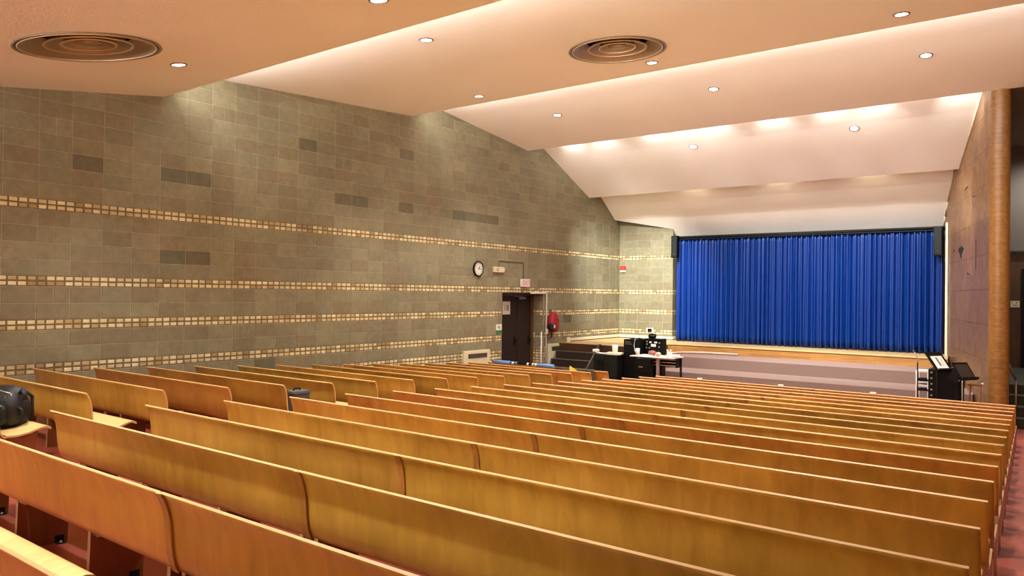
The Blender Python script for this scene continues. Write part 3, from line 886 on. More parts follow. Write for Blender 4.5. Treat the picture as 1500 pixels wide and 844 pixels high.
# ------------------------------------------------------------------ wall fittings
t = thing('wall_clock', 'round black-rimmed clock on the block wall left of the door', 'clock', (WX + 0.006, 13.03, 2.82))
w = MB(); w.lathe([(0.0, 0.0), (0.172, 0.0), (0.178, 0.02), (0.170, 0.042), (0.152, 0.045), (0.147, 0.03)], 48, axis='x'); w.build('rim', M['black'], t, True)
w = MB(); w.lathe([(0.0, 0.03), (0.149, 0.03)], 48, axis='x'); w.build('dial', M['white'], t)
w = MB()
for i in range(1, 13):
    a = 2 * PI * i / 12
    text_mb(w, str(i), 0.05, Matrix.Translation((0.0315, 0.118 * math.sin(a), 0.118 * math.cos(a))) @ FACE_X, depth=0.0006)
w.build('numerals', M['black'], t)
for nm, ln, wd, ang in (('hour_hand', 0.075, 0.007, math.radians(37)), ('minute_hand', 0.11, 0.005, math.radians(92))):
    w = MB(); w.box(0.033, 0.036, -wd, wd, -0.02, ln); h = w.build(nm, M['black'], t); h.rotation_euler = (-ang, 0, 0)

t = thing('alarm_strobe', 'white oblong fire alarm horn right of the clock', 'alarm', (WX + 0.006, 13.78, 2.825))
w = MB(); w.box(0, 0.05, -0.20, 0.17, -0.065, 0.065, bev=0.006); w.build('housing', M['cream'], t)
w = MB(); w.box(0.0, 0.045, 0.171, 0.21, -0.04, 0.04, bev=0.008); w.build('strobe_lens', M['white'], t)
w = MB(); w.lathe([(0.022, 0.0515), (0.034, 0.053), (0.036, 0.0505)], 20, c=(0, -0.07, 0), axis='x'); w.build('emblem', M['black'], t)
w = MB(); w.tube([(WX + 0.018, 13.80, 2.885), (WX + 0.018, 13.80, 3.02), (WX + 0.018, 13.83, 3.03), (WX + 0.018, 14.76, 3.025), (WX + 0.018, 14.79, 3.01), (WX + 0.018, 14.79, 2.63)], 0.011)
tag(w.build('wire_conduit', M['grille']), 'thin painted conduit looping from the alarm horn to the exit sign', 'conduit')

t = thing('exit_sign', 'white box exit sign with red letters above the brown doors', 'exit sign', (WX + 0.006, 14.82, 2.53))
w = MB(); w.box(0.0, 0.085, -0.15, 0.15, -0.095, 0.095, bev=0.006); w.build('housing', M['white'], t)
w = MB(); text_mb(w, 'EXIT', 0.155, Matrix.Translation((0.0862, 0.0, 0.0)) @ FACE_X, depth=0.001); w.build('lettering', M['redletter'], t)
w = MB(); w.box(0.0, 0.06, -0.12, 0.12, -0.108, -0.095); w.build('mount', M['red'], t)

t = thing('room_sign', 'white sheet with the number 18 on the left brown door', 'sign', (DX + 0.004, 14.585, 1.905))
w = MB(); w.box(0, 0.004, -0.155, 0.155, -0.155, 0.165); w.build('sheet', M['paper'], t)
w = MB(); text_mb(w, '18', 0.21, Matrix.Translation((0.0055, 0.0, 0.0)) @ FACE_X, depth=0.001); w.build('lettering', M['black'], t)
t = thing('wall_notice', 'small white and green notice plate left of the doors', 'sign', (WX + 0.006, 13.84, 1.43))
w = MB(); w.box(0, 0.006, -0.105, 0.105, -0.03, 0.11); w.build('upper_panel', M['paper'], t)
w = MB(); w.box(0, 0.006, -0.105, 0.105, -0.12, -0.03); w.build('lower_panel', M['greenlabel'], t)
w = MB(); w.box(0.006, 0.0075, -0.05, 0.03, 0.03, 0.045); w.box(0.006, 0.0075, -0.05, 0.05, 0.055, 0.07); w.box(0.006, 0.0075, -0.02, 0.05, 0.005, 0.02); w.build('print', M['grille'], t)

t = thing('wall_grille', 'cream metal heater grille low on the block wall left of the doors', 'vent', (WX + 0.006, 12.99, 0.0), group='cream heater grilles')
w = MB(); w.box(0, 0.06, -0.46, 0.46, 0.35, 0.975, bev=0.012); w.box(0.06, 0.068, -0.42, 0.42, 0.40, 0.945, bev=0.004); w.build('cover', M['cream'], t)
w = MB(); w.box(0.068, 0.070, -0.33, 0.33, 0.805, 0.905); w.build('slot', M['darkgrille'], t)
w = MB()
for i in range(26): w.box(0.070, 0.078, -0.325 + i * 0.0257, -0.325 + i * 0.0257 + 0.011, 0.807, 0.903)
w.build('louvers', M['grille'], t)
t = thing('wall_grille', 'cream metal heater grille with green slots behind the brown stairs', 'vent', (WX + 0.006, 16.33, 0.0), group='cream heater grilles')
w = MB(); w.box(0, 0.06, -0.46, 0.46, 0.0, 0.985, bev=0.012); w.box(0.06, 0.068, -0.42, 0.42, 0.05, 0.955, bev=0.004); w.build('cover', M['cream'], t)
w = MB(); w.box(0.068, 0.070, -0.33, 0.33, 0.80, 0.91); w.build('slot', M['darkgrille'], t)
w = MB()
for i in range(7): w.box(0.070, 0.078, -0.325, 0.325, 0.806 + i * 0.0145, 0.806 + i * 0.0145 + 0.008)
w.build('louvers', M['greengrille'], t)

w = MB(); w.tube([(WX + 0.03, 15.10, DT - 0.0), (WX + 0.03, 15.76, DT - 0.0), (WX + 0.03, 15.79, DT - 0.02), (WX + 0.03, 15.79, 0.0)], 0.022, 12)
tag(w.build('pipe_conduit', M['white']), 'white pipe running over the doorway and down its right side', 'pipe')
t = thing('pull_station', 'red pull station with a white cover on the pipe right of the doors', 'fire alarm', (WX + 0.088, 15.765, 1.31))
w = MB(); w.box(-0.03, 0.03, -0.01, 0.075, -0.065, 0.065, bev=0.006); w.build('body', M['red'], t)
w = MB(); w.box(-0.03, 0.035, -0.055, -0.021, -0.06, 0.06, bev=0.005); w.build('cover', M['white'], t)
w = MB(); w.tube([(DX + 0.31, D1 - 0.022, 1.30), (DX + 0.31, D1 - 0.022, 0.0)], 0.016, 12)
tag(w.build('short_pipe', M['white']), 'short white pipe dropping inside the doorway beside the pull station', 'pipe')

# red backpack hung on the wall
t = thing('hanging_backpack', 'red backpack with a black pocket hung on the block wall', 'backpack', (WX + 0.008, 15.93, 1.28))
w = MB(); w.blob((0.13, 0.03, 0.27), 0.115, 0.19, 0.27, 2.8, f=lambda q: Vector((q.x * (1 - 0.25 * max(0, q.z / .27)), q.y * (1 - 0.3 * max(0, q.z / .27)), q.z))); w.build('bag_body', M['redcloth'], t)
w = MB(); w.blob((0.18, -0.15, 0.14), 0.08, 0.06, 0.10, 3); p = w.build('front_pocket', M['blackcloth'], t)
w = MB(); w.box(0.245, 0.262, -0.14, -0.08, 0.12, 0.20, bev=0.006); w.build('tag', M['white'], t)
w = MB(); w.tube([(0.05, -0.04, 0.51), (0.05, -0.04, 0.57), (0.05, 0.02, 0.58), (0.05, 0.04, 0.51)], 0.012); w.build('carry_loop', M['redcloth'], t)
w = MB(); w.tube([(0.08, 0.0, 0.03), (0.09, 0.01, -0.05), (0.085, 0.0, -0.13)], 0.014); w.tube([(0.25, 0.1, 0.3), (0.262, 0.05, 0.33), (0.262, -0.02, 0.34)], 0.008); w.build('strap', M['blackcloth'], t)
w = MB(); w.tube([(-0.004, 0.0, 0.55), (0.06, 0.0, 0.55), (0.075, 0.0, 0.58)], 0.007); w.build('hook', M['iron'], t)

# pier fittings
t = thing('alarm_box', 'red fire alarm box on the pale block pier left of the curtain', 'fire alarm', (-10.6, FY - 0.006, 3.03))
w = MB(); w.box(-0.085, 0.085, -0.05, 0, -0.03, 0.09, bev=0.008); w.build('body', M['red'], t)
w = MB(); w.box(-0.085, 0.085, -0.045, 0, -0.085, -0.032, bev=0.004); w.build('lower_plate', M['white'], t)
w = MB(); w.box(-0.05, 0.05, -0.056, -0.05, 0.0, 0.05); w.build('handle', M['redletter'], t)
t = thing('wall_outlet', 'black socket on a white plate low on the block pier', 'outlet', (-9.72, FY - 0.006, 1.25))
w = MB(); w.box(-0.11, 0.11, -0.008, 0, -0.07, 0.07, bev=0.003); w.build('plate', M['white'], t)
w = MB(); w.box(-0.06, 0.07, -0.025, -0.008, -0.05, 0.05, bev=0.004); w.build('socket', M['black'], t)
w = MB(); w.tube([(-1.5, 20.94, EZ + 1.12), (1.7, 20.94, EZ + 1.12)], 0.035, 12); w.tube([(-1.0, 20.94, EZ + 1.12), (-1.0, 21.0, EZ + 1.12)], 0.02)
tag(w.build('wall_rail', M['chrome']), 'pale metal rail across the side passage wall', 'rail')
t = thing('passage_notice', 'small pale notice plate on the dark passage wall', 'sign', (-1.0, 20.99, 2.165))
w = MB(); w.box(-0.09, 0.09, -0.008, 0, -0.075, 0.075); w.build('plate', M['cream'], t)
w = MB(); w.box(-0.05, 0.05, -0.011, -0.008, -0.03, -0.018); w.box(-0.07, -0.05, -0.011, -0.008, 0.02, 0.045); w.box(0.02, 0.045, -0.011, -0.008, 0.02, 0.045); w.build('print', M['black'], t)
w = MB(); w.tube([(-0.85, 15.75, 1.16), (-0.79, 15.9, 0.98), (-0.74, 16.0, 0.84)], 0.02); w.tube([(-0.74, 16.0, 0.84), (-0.74, 16.0, 0.16)], 0.018)
tag(w.build('handrail', M['chrome']), 'short slanting grey handrail beside the dark passage steps', 'handrail')

# ------------------------------------------------------------------ brown stairs up to the stage wing
t = thing('stage_stairs', 'dark brown carpeted stairs leading up to the stage along the block wall', 'stairs', (0, 0, 0))
w = MB(); sx0, sx1 = -10.62, -9.45
pts = [(WY - 0.012, 0.0)]
n = 4; rise = 0.19; run = 0.22
ys = WY - 0.012
prof = [(ys, 0.0), (ys, SZ - rise)]
yy, zz = ys, SZ - rise
for i in range(n):
    yy -= run; prof.append((yy, zz)); zz -= rise
    prof.append((yy, max(zz, 0.0)))
prof[-1] = (yy, 0.0)
w.prism(prof, sx0, sx1, 'x'); w.build('steps', M['brown'], t)
yy, zz = ys, SZ - rise
for i in range(n):
    yy -= run
    w = MB(); w.box(sx0, sx1, yy - 0.012, yy + 0.03, zz - 0.012, zz + 0.004, bev=0.003); w.build('nosing', M['browntrim'], t); zz -= rise
w = MB(); side = [(ys, 0.0), (ys, SZ + 0.02), (ys - 0.05, SZ + 0.02), (yy - 0.03, 0.24), (yy - 0.03, 0.0)]
w.prism(side, sx1, sx1 + 0.05, 'x'); sp = w.build('side_panel', M['brown'], t)
w = MB(); w.tube([(sx1 + 0.025, ys - 0.05, SZ + 0.03), (sx1 + 0.025, yy - 0.03, 0.25)], 0.011); w.build('edge_rail', M['grille'], sp)

# ------------------------------------------------------------------ equipment left of the stage steps
t = thing('equipment_cabinet', 'charcoal steel cabinet with vent slots in front of the stage wing', 'cabinet', (-8.33, 14.95, 0))
w = MB(); w.box(-0.30, 0.30, -0.3, 0.3, 0.05, 0.92, bev=0.015); w.build('body', M['charcoal'], t)
w = MB(); w.box(-0.20, -0.02, -0.304, -0.298, 0.60, 0.80); w.build('vent_recess', M['black'], t)
w = MB()
for i in range(3): w.box(-0.19, -0.03, -0.315, -0.303, 0.625 + i * 0.06, 0.645 + i * 0.06)
w.build('vent_slats', M['charcoal'], t)
w = MB(); w.box(-0.28, 0.28, -0.27, 0.27, 0.0, 0.05); w.build('plinth', M['black'], t)
w = MB(); w.box(0.10, 0.20, -0.312, -0.3, 0.28, 0.36); w.build('latch', M['iron'], t)
w = MB(); w.tube([(-0.22, 0, 0.02), (-0.19, 0, -0.018), (-0.06, -0.0, -0.03), (0.06, 0, -0.03), (0.16, 0, 0.0)], 0.018); w.box(-0.27, -0.17, -0.05, 0.1, 0.0, 0.055, bev=0.01)
o = w.build('curled_paper', M['paper'], loc=(-8.40, 14.72, 0.968)); tag(o, 'white curled paper on top of the charcoal cabinet', 'paper')
w = MB()
for i in range(4): w.box(-0.16 + R.uniform(-.02, .02), 0.16 + R.uniform(-.02, .02), -0.11, 0.11, i * 0.012, i * 0.012 + 0.011)
o = w.build('paper_stack', M['creampaper'], loc=(-8.17, 14.82, 0.921)); o.rotation_euler = (0, 0, 0.2); tag(o, 'cream stack of papers on the charcoal cabinet', 'papers')
w = MB(); w.lathe([(0.0, 0), (0.05, 0), (0.06, 0.02), (0.065, 0.16), (0.05, 0.17), (0.0, 0.165)], 14); o = w.build('tissue_roll', M['paper'], loc=(-8.17, 14.82, 0.970)); tag(o, 'white paper roll standing on the cream papers', 'paper roll')

t = thing('tall_cabinet', 'tall black equipment rack between the charcoal cabinet and the table', 'cabinet', (-7.86, 15.15, 0))
w = MB(); w.box(-0.155, 0.165, -0.22, 0.25, 0.0, 1.27, bev=0.01); w.build('body', M['black'], t)
w = MB(); w.box(-0.13, 0.14, -0.228, -0.22, 1.14, 1.24); w.build('front_panel', M['charcoal'], t)
w = MB(); w.box(-0.11, 0.02, -0.234, -0.228, 1.205, 1.22); w.box(-0.11, 0.05, -0.234, -0.228, 1.165, 1.175); w.build('indicator', M['chrome'], t)
w = MB(); w.box(-0.05, 0.15, -0.1, 0.1, 1.27, 1.29, bev=0.004); w.build('lid', M['iron'], t)
t = thing('audio_console', 'black audio console with pale knobs behind the cluttered table', 'audio console', (-7.47, 15.32, 0))
w = MB(); w.box(-0.215, 0.20, 0.0, 0.25, 1.0, 1.29, bev=0.01); w.box(-0.2, 0.19, 0.02, 0.23, 0.0, 1.0); w.build('body', M['black'], t)
w = MB(); w.box(-0.06, 0.06, -0.007, 0.0, 1.11, 1.17); w.box(-0.10, -0.05, -0.006, 0.0, 1.19, 1.225); w.box(0.02, 0.09, -0.006, 0.0, 1.19, 1.225); w.build('display', M['paper'], t)
for i, (x, zz) in enumerate(((-0.16, 1.22), (-0.16, 1.16), (-0.17, 1.08), (0.14, 1.11), (0.15, 1.2), (-0.1, 1.08))):
    w = MB(); w.lathe([(0.017, 0), (0.015, -0.018), (0, -0.02)], 12, c=(x, 0, zz), axis='y'); w.build('knob', M['chrome'], t)
w = MB(); w.blob((0, 0, 0.035), 0.09, 0.06, 0.035, 3); w.tube([(-.09, 0, .05), (-.05, 0, .09), (.06, 0, .09), (.1, 0, .05)], 0.018); o = w.build('headphones', M['black'], loc=(-7.55, 15.42, 1.29)); tag(o, 'black headset lying on the audio console', 'headphones')
w = MB(); w.tube([(-7.67, 15.05, 1.31), (-7.70, 14.88, 1.29), (-7.72, 14.86, 1.15), (-7.68, 14.84, 1.03), (-7.60, 14.8, 0.948)], 0.013); o = w.build('grey_cable', M['chrome']); tag(o, 'grey cable draped down the tall black rack', 'cable')

t = thing('drawer_cabinet', 'black two-drawer file cabinet under the cluttered table', 'cabinet', (-7.36, 14.75, 0))
w = MB(); w.box(-0.2, 0.155, -0.15, 0.02, 0, 0.89, bev=0.006); w.build('body', M['black'], t)
for z0 in (0.46, 0.68):
    w = MB(); w.box(-0.185, 0.145, -0.162, -0.15, z0 - 0.1, z0 + 0.1, bev=0.004); dr = w.build('drawer', M['black'], t)
    w = MB(); w.box(-0.10, 0.0, -0.175, -0.162, z0 + 0.02, z0 + 0.045, bev=0.003); w.build('handle', M['chrome'], dr)

t = thing('equipment_table', 'cluttered white-edged table with a mauve post leg before the stage steps', 'table', (-7.2, 15.0, 0))
w = MB(); w.box(-0.55, 0.48, -0.28, 0.28, 0.912, 0.935, bev=0.006); w.build('tabletop', M['white'], t)
w = MB(); w.box(0.075, 0.135, -0.25, -0.19, 0.0, 0.905, bev=0.006); w.build('leg', M['postbrown'], t)
w = MB(); w.box(-0.53, -0.50, 0.15, 0.25, 0.0, 0.905); w.build('leg', M['iron'], t)
w = MB(); w.box(0.42, 0.45, 0.2, 0.25, 0.0, 0.905); w.build('leg', M['iron'], t)
w = MB(); w.tube([(-0.34, -0.29, 0.9), (-0.25, -0.3, 0.82), (-0.15, -0.3, 0.78), (0.0, -0.22, 0.74)], 0.006); w.build('cable', M['grille'], t)
for i in range(3):
    w = MB(); w.box(-0.16, 0.42, -0.02, 0.22, 0.715 + i * 0.065, 0.75 + i * 0.065); tr = w.build('tray', M['black'], t)
    w = MB(); w.box(-0.16, 0.42, -0.028, -0.02, 0.735 + i * 0.065, 0.75 + i * 0.065); w.build('tray_lip', M['white'], tr)
w = MB(); w.box(-0.17, -0.16, -0.02, 0.22, 0.70, 0.905); w.box(0.42, 0.43, -0.02, 0.22, 0.70, 0.905); w.box(-0.17, 0.43, 0.22, 0.23, 0.70, 0.905); w.build('tray_frame', M['black'], t)
w = MB(); w.lathe([(0.0, 0), (0.038, 0), (0.046, 0.16), (0.043, 0.16), (0.036, 0.006), (0.0, 0.006)], 18); o = w.build('paper_cup', M['white'], loc=(-7.585, 14.78, 0.935)); tag(o, 'tall white cup at the rack end of the cluttered table', 'cup')
w = MB(); w.blob((0, 0, 0.06), 0.085, 0.07, 0.06, 2.2, f=lambda q: q * (1 + 0.18 * math.sin(q.x * 70) * math.cos(q.y * 60))); o = w.build('crumpled_bag', M['skin'], loc=(-7.32, 14.95, 0.935)); tag(o, 'crumpled reddish bag on the cluttered table', 'bag')
w = MB(); w.blob((0, 0, 0.05), 0.065, 0.06, 0.05, 2.0); o = w.build('tan_ball', M['tan'], loc=(-7.13, 14.86, 0.935)); tag(o, 'rounded tan lump beside the crumpled bag on the table', 'ball')
t = thing('pencil_cup', 'pale cup of pencils on the cluttered table', 'pencil cup', (-6.98, 15.1, 0.935))
w = MB(); w.lathe([(0, 0), (0.05, 0), (0.055, 0.09), (0.05, 0.09), (0.046, 0.006), (0, 0.006)], 18); w.build('cup', M['creampaper'], t)
for a, b in ((-0.03, .02), (0.03, -.02), (0.0, .03), (-.02, -.03)):
    w = MB(); w.tube([(a * .6, b * .6, 0.008), (a * 1.8, b * 1.8, 0.15)], 0.008, 8); w.build('pencil', M['creampaper'], t)
for i, (x, y, a) in enumerate(((-7.42, 14.92, .2), (-6.95, 14.84, -.25), (-6.82, 14.95, .5))):
    w = MB()
    for j in range(3): w.box(-0.12 + 0.01 * j, 0.12 + 0.01 * j, -0.09, 0.09, j * 0.008, j * 0.008 + 0.007)
    o = w.build('paper_pile', M['paper'], loc=(x, y, 0.9355 + (0.026 if i == 2 else 0))); o.rotation_euler = (0, 0, a)
    tag(o, ('loose white papers beside the cup on the cluttered table', 'loose white papers above the mauve post leg', 'white papers at the step end of the cluttered table')[i], 'papers')

# ------------------------------------------------------------------ equipment right of the stage steps
t = thing('upright_cabinet', 'black upright equipment cabinet below the veneered wall', 'cabinet', (-1.68, 15.1, 0))
w = MB(); w.box(-0.29, 0.22, -0.2, 0.2, 0.0, 1.03, bev=0.01); w.build('body', M['black'], t)
w = MB(); w.box(-0.02, 0.18, -0.12, 0.0, 1.03, 1.065, bev=0.004); w.build('tray', M['chrome'], t)
w = MB()
for i in range(5): w.box(-0.255, -0.225, -0.207, -0.2, 0.56 + i * 0.1, 0.585 + i * 0.1)
w.build('latches', M['chrome'], t)
t = thing('utility_cart', 'white and black tiered cart left of the black upright cabinet', 'cart', (-2.08, 15.2, 0))
w = MB()
for x in (-0.085, 0.085): w.tube([(x, 0.15, 0), (x, 0.15, 0.98)], 0.011)
w.tube([(-0.085, -0.15, 0), (-0.085, -0.15, 0.98)], 0.02); w.tube([(0.085, -0.15, 0), (0.085, -0.15, 0.98)], 0.008)
w.build('posts', M['white'], t)
for zz, m in ((0.95, 'white'), (0.80, 'black'), (0.76, 'white'), (0.70, 'white'), (0.62, 'black'), (0.3, 'black')):
    w = MB(); w.box(-0.1, 0.1, -0.16, 0.16, zz, zz + 0.03, bev=0.004); w.build('shelf', M[m], t)
t = thing('microphone_stand', 'gooseneck microphone on a black stand left of the tiered cart', 'microphone stand', (-2.13, 14.85, 0))
w = MB(); w.lathe([(0, 0), (0.12, 0), (0.12, 0.012), (0.02, 0.03), (0, 0.03)], 24); w.build('base', M['iron'], t)
w = MB(); w.tube([(0, 0, 0.02), (0, 0, 1.13)], 0.011); w.build('pole', M['black'], t)
w = MB(); w.tube([(0, 0, 1.13), (0.0, 0, 1.2), (-0.02, 0, 1.26), (-0.055, 0, 1.31)], 0.01); w.build('gooseneck', M['tan'], t)
w = MB(); w.blob((-0.066, 0, 1.33), 0.014, 0.014, 0.024, 2); w.build('microphone', M['grille'], t)


def music_stand(x, y, zc, wd, hg, tilt, roll, lab, desk, pole, yaw=0.0):
    t = thing('music_stand', lab, 'music stand', (x, y, 0), yaw, 'music stands')
    m = Matrix.Translation((0, 0, zc)) @ Matrix.Rotation(roll, 4, 'Y') @ Matrix.Rotation(tilt, 4, 'X')
    w = MB(); w.box(-wd / 2, wd / 2, -0.006, 0.006, -hg / 2, hg / 2, bev=0.004); w.xf(m); d = w.build('desk', M[desk], t)
    w = MB(); w.box(-wd / 2, wd / 2, -0.055, -0.006, -hg / 2, -hg / 2 + 0.01); w.box(-wd / 2, wd / 2, -0.06, -0.055, -hg / 2, -hg / 2 + 0.03); w.xf(m); w.build('ledge', M[desk], t)
    w = MB(); w.tube([(0, 0.03, 0.12), (0, 0.03, zc - 0.02)], 0.012); w.build('pole', M[pole], t)
    w = MB(); w.blob((0.03, 0.03, zc - 0.12), 0.02, 0.02, 0.02, 2); w.build('clamp_knob', M['chrome'], t)
    for a in (0.4, 2.5, 4.6):
        w = MB(); w.tube([(0, 0.03, 0.16), (0.22 * math.cos(a), 0.03 + 0.22 * math.sin(a), 0.012)], 0.01); w.build('leg', M[pole], t)
    return t, m


t, m = music_stand(-1.79, 14.72, 1.18, 0.38, 0.40, -0.68, 0.0, 'black music stand holding a white printed sheet', 'black', 'iron', 1.0)
w = MB(); w.box(-0.13, 0.13, -0.012, -0.008, -0.17, 0.11); w.xf(m); o = w.build('sheet', M['paper'], None, loc=(-1.79, 14.72, 0)); o.rotation_euler = (0, 0, 1.0)
tag(o, 'white printed sheet resting on the black music stand', 'sheet music')
w = MB()
for i in range(8):
    zz = 0.075 - i * 0.022; w.box(-0.045 + 0.006 * (i % 2), 0.0 + 0.004 * (i % 3), -0.0135, -0.012, zz - 0.007, zz + 0.007)
for i in range(6): w.box(0.03, 0.095, -0.0135, -0.012, 0.07 - i * 0.03, 0.073 - i * 0.03)
w.xf(m); w.build('print', M['black'], o)
t, m = music_stand(-1.39, 14.5, 1.06, 0.34, 0.34, -0.62, 0.0, 'brown-backed music stand on a silver pole nearest the wood column', 'black', 'chrome', 0.95)
w = MB(); w.box(-0.14, 0.14, -0.009, -0.006, -0.13, 0.13); w.xf(m); w.build('insert', M['brown'], t)
t, m = music_stand(-1.52, 14.70, 1.0, 0.15, 0.26, 0.1, 0.5, 'dark tilted music stand between the two other stands', 'charcoal', 'iron')
t = thing('wooden_easel', 'small brown wooden trestle beside the wood column', 'trestle', (-1.27, 14.75, 0))
w = MB(); w.tube([(0.07, 0, 0), (0.10, 0, 0.86)], 0.014, 6); w.build('leg', M['leg'], t)
w = MB(); w.tube([(-0.09, 0.05, 0), (-0.05, 0.02, 0.84)], 0.014, 6); w.build('leg', M['leg'], t)
w = MB(); w.box(-0.09, 0.12, -0.015, 0.03, 0.80, 0.83); w.build('crossbar', M['leg'], t)
w = MB(); w.blob((0.125, -0.01, 0.85), 0.015, 0.015, 0.015, 2); w.build('knob', M['white'], t)

# ------------------------------------------------------------------ things on the pews
y, dx = row(1); seat_z = EZ - 0.872 - 0.0437 - TOP + 0.29
t = thing('black_backpack', 'stuffed black backpack on the seat end of the rearmost short pew by the block wall', 'backpack', (-7.70, y + 0.30, seat_z - 0.012), 0.25)
t.scale = (0.88, 0.88, 0.88)
def bagshape(q):
    k = max(0.0, q.z / 0.225)
    return Vector((q.x * (1 - 0.22 * k), q.y * (1 - 0.35 * k), q.z))
w = MB(); w.blob((0, 0, 0.215), 0.245, 0.145, 0.215, 3.0, 28, 16, f=bagshape); w.build('bag_body', M['blackcloth'], t)
w = MB(); w.blob((0.0, -0.125, 0.15), 0.17, 0.06, 0.12, 3.2); pk = w.build('front_pocket', M['blackcloth'], t)
w = MB(); w.tube([(-0.15, -0.165, 0.24), (0.0, -0.185, 0.245), (0.15, -0.165, 0.24)], 0.006); w.box(0.05, 0.062, -0.195, -0.186, 0.19, 0.24); w.build('zipper', M['chrome'], pk)
w = MB(); w.tube([(0.17, 0.0, 0.34), (0.215, 0.0, 0.39), (0.25, 0.0, 0.36), (0.255, 0, 0.29)], 0.02); w.build('carry_handle', M['blackcloth'], t)
for s in (-1, 1):
    w = MB(); w.tube([(0.1 * s, 0.09, 0.39), (0.13 * s, 0.165, 0.3), (0.13 * s, 0.17, 0.15), (0.15 * s, 0.14, 0.04)], 0.018); w.build('shoulder_strap', M['blackcloth'], t)
w = MB(); w.tube([(0.235, -0.05, 0.22), (0.27, -0.04, 0.20), (0.275, -0.03, 0.12), (0.25, -0.03, 0.06)], 0.015); w.build('side_strap', M['blackcloth'], t)
w = MB(); w.tube([(-0.19, -0.07, 0.37), (-0.02, -0.115, 0.40), (0.16, -0.08, 0.36), (0.21, -0.06, 0.2)], 0.0055); w.box(0.115, 0.128, -0.11, -0.10, 0.27, 0.34); w.build('main_zipper', M['chrome'], t)

y, dx = row(5); seat_z = EZ - 0.872 - 0.0437 * 5 - TOP + 0.29
t = thing('equipment_bag', 'dark grey equipment bag on a pew seat end beside the aisle', 'bag', (-7.285, y + 0.28, seat_z - 0.012))
w = MB(); w.prism([(-0.12, 0), (0.06, 0), (0.055, 0.24), (-0.12, 0.245)], -0.12, 0.12, 'y'); bmesh.ops.bevel(w.bm, geom=w.bm.edges[:], offset=0.02, segments=3, affect='EDGES'); w.build('bag_body', M['grey'], t)
w = MB(); w.prism([(-0.125, 0.22), (0.065, 0.215), (0.06, 0.255), (-0.125, 0.26)], -0.125, 0.125, 'y'); bmesh.ops.bevel(w.bm, geom=w.bm.edges[:], offset=0.01, segments=2, affect='EDGES'); w.build('lid', M['grey'], t)
w = MB(); w.tube([(-0.05, -0.05, 0.255), (-0.045, -0.04, 0.28), (-0.045, 0.04, 0.28), (-0.05, 0.05, 0.255)], 0.01); w.build('handle', M['black'], t)

# front left pew: foam-padded pole along its top edge, dark board leaning on its back
y, dx = row(16); tz = pew_top(16)
t = thing('padded_pole', 'black pole with blue foam sleeves lying along the front pew top', 'padded pole', (0, y - 0.0, tz + 0.028))
w = MB(); w.tube([(-10.44, 0, 0), (-8.80, 0, 0)], 0.022); w.build('pole', M['black'], t)
for a, b in ((-10.40, -9.93), (-9.20, -8.78)):
    w = MB(); w.tube([(a, 0, 0), (b, 0, 0)], 0.037, 14); w.build('foam_sleeve', M['blue'], t)
for a, b, m in ((-9.89, -9.83, 'paper'), (-9.80, -9.74, 'blue'), (-9.48, -9.43, 'paper'), (-9.34, -9.30, 'paper'), (-9.27, -9.22, 'paper')):
    w = MB(); w.tube([(a, 0, 0), (b, 0, 0)], 0.029, 12); w.build('tape_band', M[m], t)
t = thing('display_board', 'dark grey board with a silver top edge leaning on the front pew back', 'board', (-8.2, y - 0.05, EZ - 0.872 - 0.0437 * 16 - TOP + 0.0))
w = MB(); w.box(-0.52, 0.43, -0.008, 0.008, 0.0, TOP + 0.012); w.build('panel', M['grey'], t)
w = MB(); w.box(-0.53, 0.44, -0.012, 0.012, TOP + 0.012, TOP + 0.03); w.build('top_edge', M['chrome'], t)
t.rotation_euler = (0.0, 0, 0)
y, dx = row(15); tz = pew_top(15)
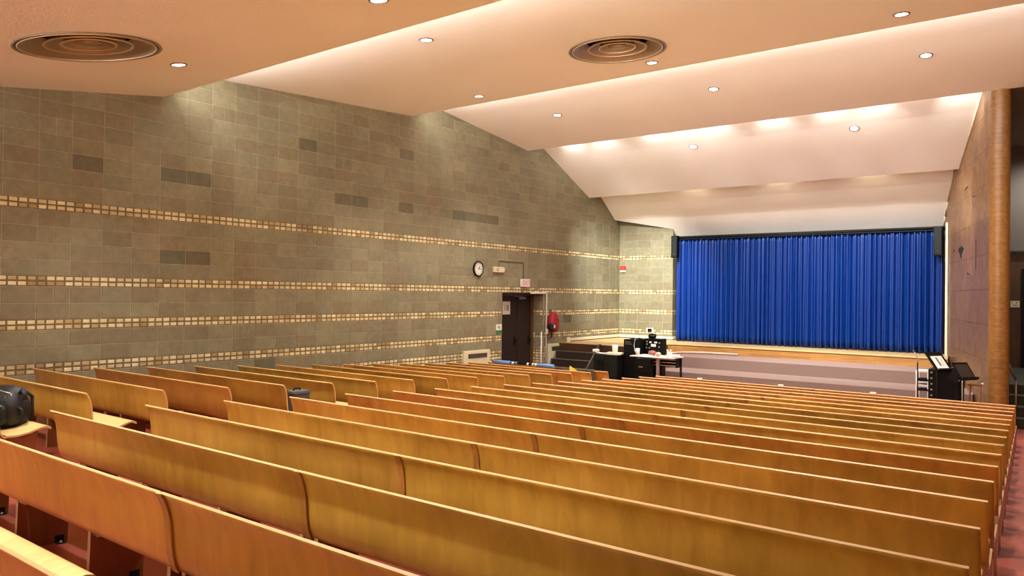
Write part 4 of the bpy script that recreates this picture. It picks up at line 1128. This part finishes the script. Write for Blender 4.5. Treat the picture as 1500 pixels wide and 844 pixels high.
w = MB(); w.prism([(-0.10, -0.06), (0.12, -0.06), (0.1, -0.055), (-0.085, 0.045)], -0.0015, 0.0015, 'y'); o = w.build('yellow_sheet', M['yellow'], loc=(-7.83, y + 0.0, tz + 0.062)); tag(o, 'yellow paper corner sticking up behind the second pew by the wall', 'paper')
y, dx = row(16); tz = pew_top(16)
for x, lab in ((-5.51, 'small white card on the front pew top before the cluttered table'), (-4.02, 'small white card on the front pew top, midway along it'), (-2.54, 'small white card on the front pew top nearest the black cabinet')):
    w = MB(); w.box(-0.045, 0.045, -0.008, 0.012, -0.012, 0.022, bev=0.002); o = w.build('pew_card', M['paper'], loc=(x, y, tz + 0.012)); tag(o, lab, 'card', 'white cards on the front pew')

# cable lying on the upper step
w = MB(); w.tube([(-8.05, 17.5, 0.80), (-7.95, 17.85, 0.81), (-7.75, 18.08, 0.81), (-7.3, 18.24, 0.81), (-6.6, 18.30, 0.81)], 0.03, 8)
o = w.build('step_cable', M['tan']); tag(o, 'thick pale cable lying on the top carpeted step under the stage edge', 'cable')

# ------------------------------------------------------------------ camera, world, colour
cam = D.cameras.new('camera'); cam.sensor_width = 36; cam.lens = 36 * 1089.04 / 1500; cam.clip_start = 0.05; cam.clip_end = 200
co = D.objects.new('camera', cam); C.objects.link(co)
f = 1089.0385668101933
d1 = Vector((815, -18, -f)).normalized()          # camera-space direction of the aisle
d2 = -Vector((-1455, 10, -f)).normalized()        # camera-space direction of the pew rows
d3 = d2.cross(d1)
rot = Matrix((d2, d1, d3))
co.matrix_world = Matrix.Translation((0, 0, EZ)) @ rot.to_4x4()
sc = bpy.context.scene
sc.camera = co
wd = D.worlds.new('world'); sc.world = wd; wd.use_nodes = True
wd.node_tree.nodes['Background'].inputs[0].default_value = (1, 0.9, 0.8, 1); wd.node_tree.nodes['Background'].inputs[1].default_value = 0.02
vs = sc.view_settings
vs.view_transform = 'Standard'; vs.look = 'None'; vs.gamma = 1; vs.use_curve_mapping = False; vs.exposure = 0.97
cy = sc.cycles
cy.use_denoising = True; cy.max_bounces = 10; cy.diffuse_bounces = 6; cy.glossy_bounces = 4; cy.sample_clamp_indirect = 6.0
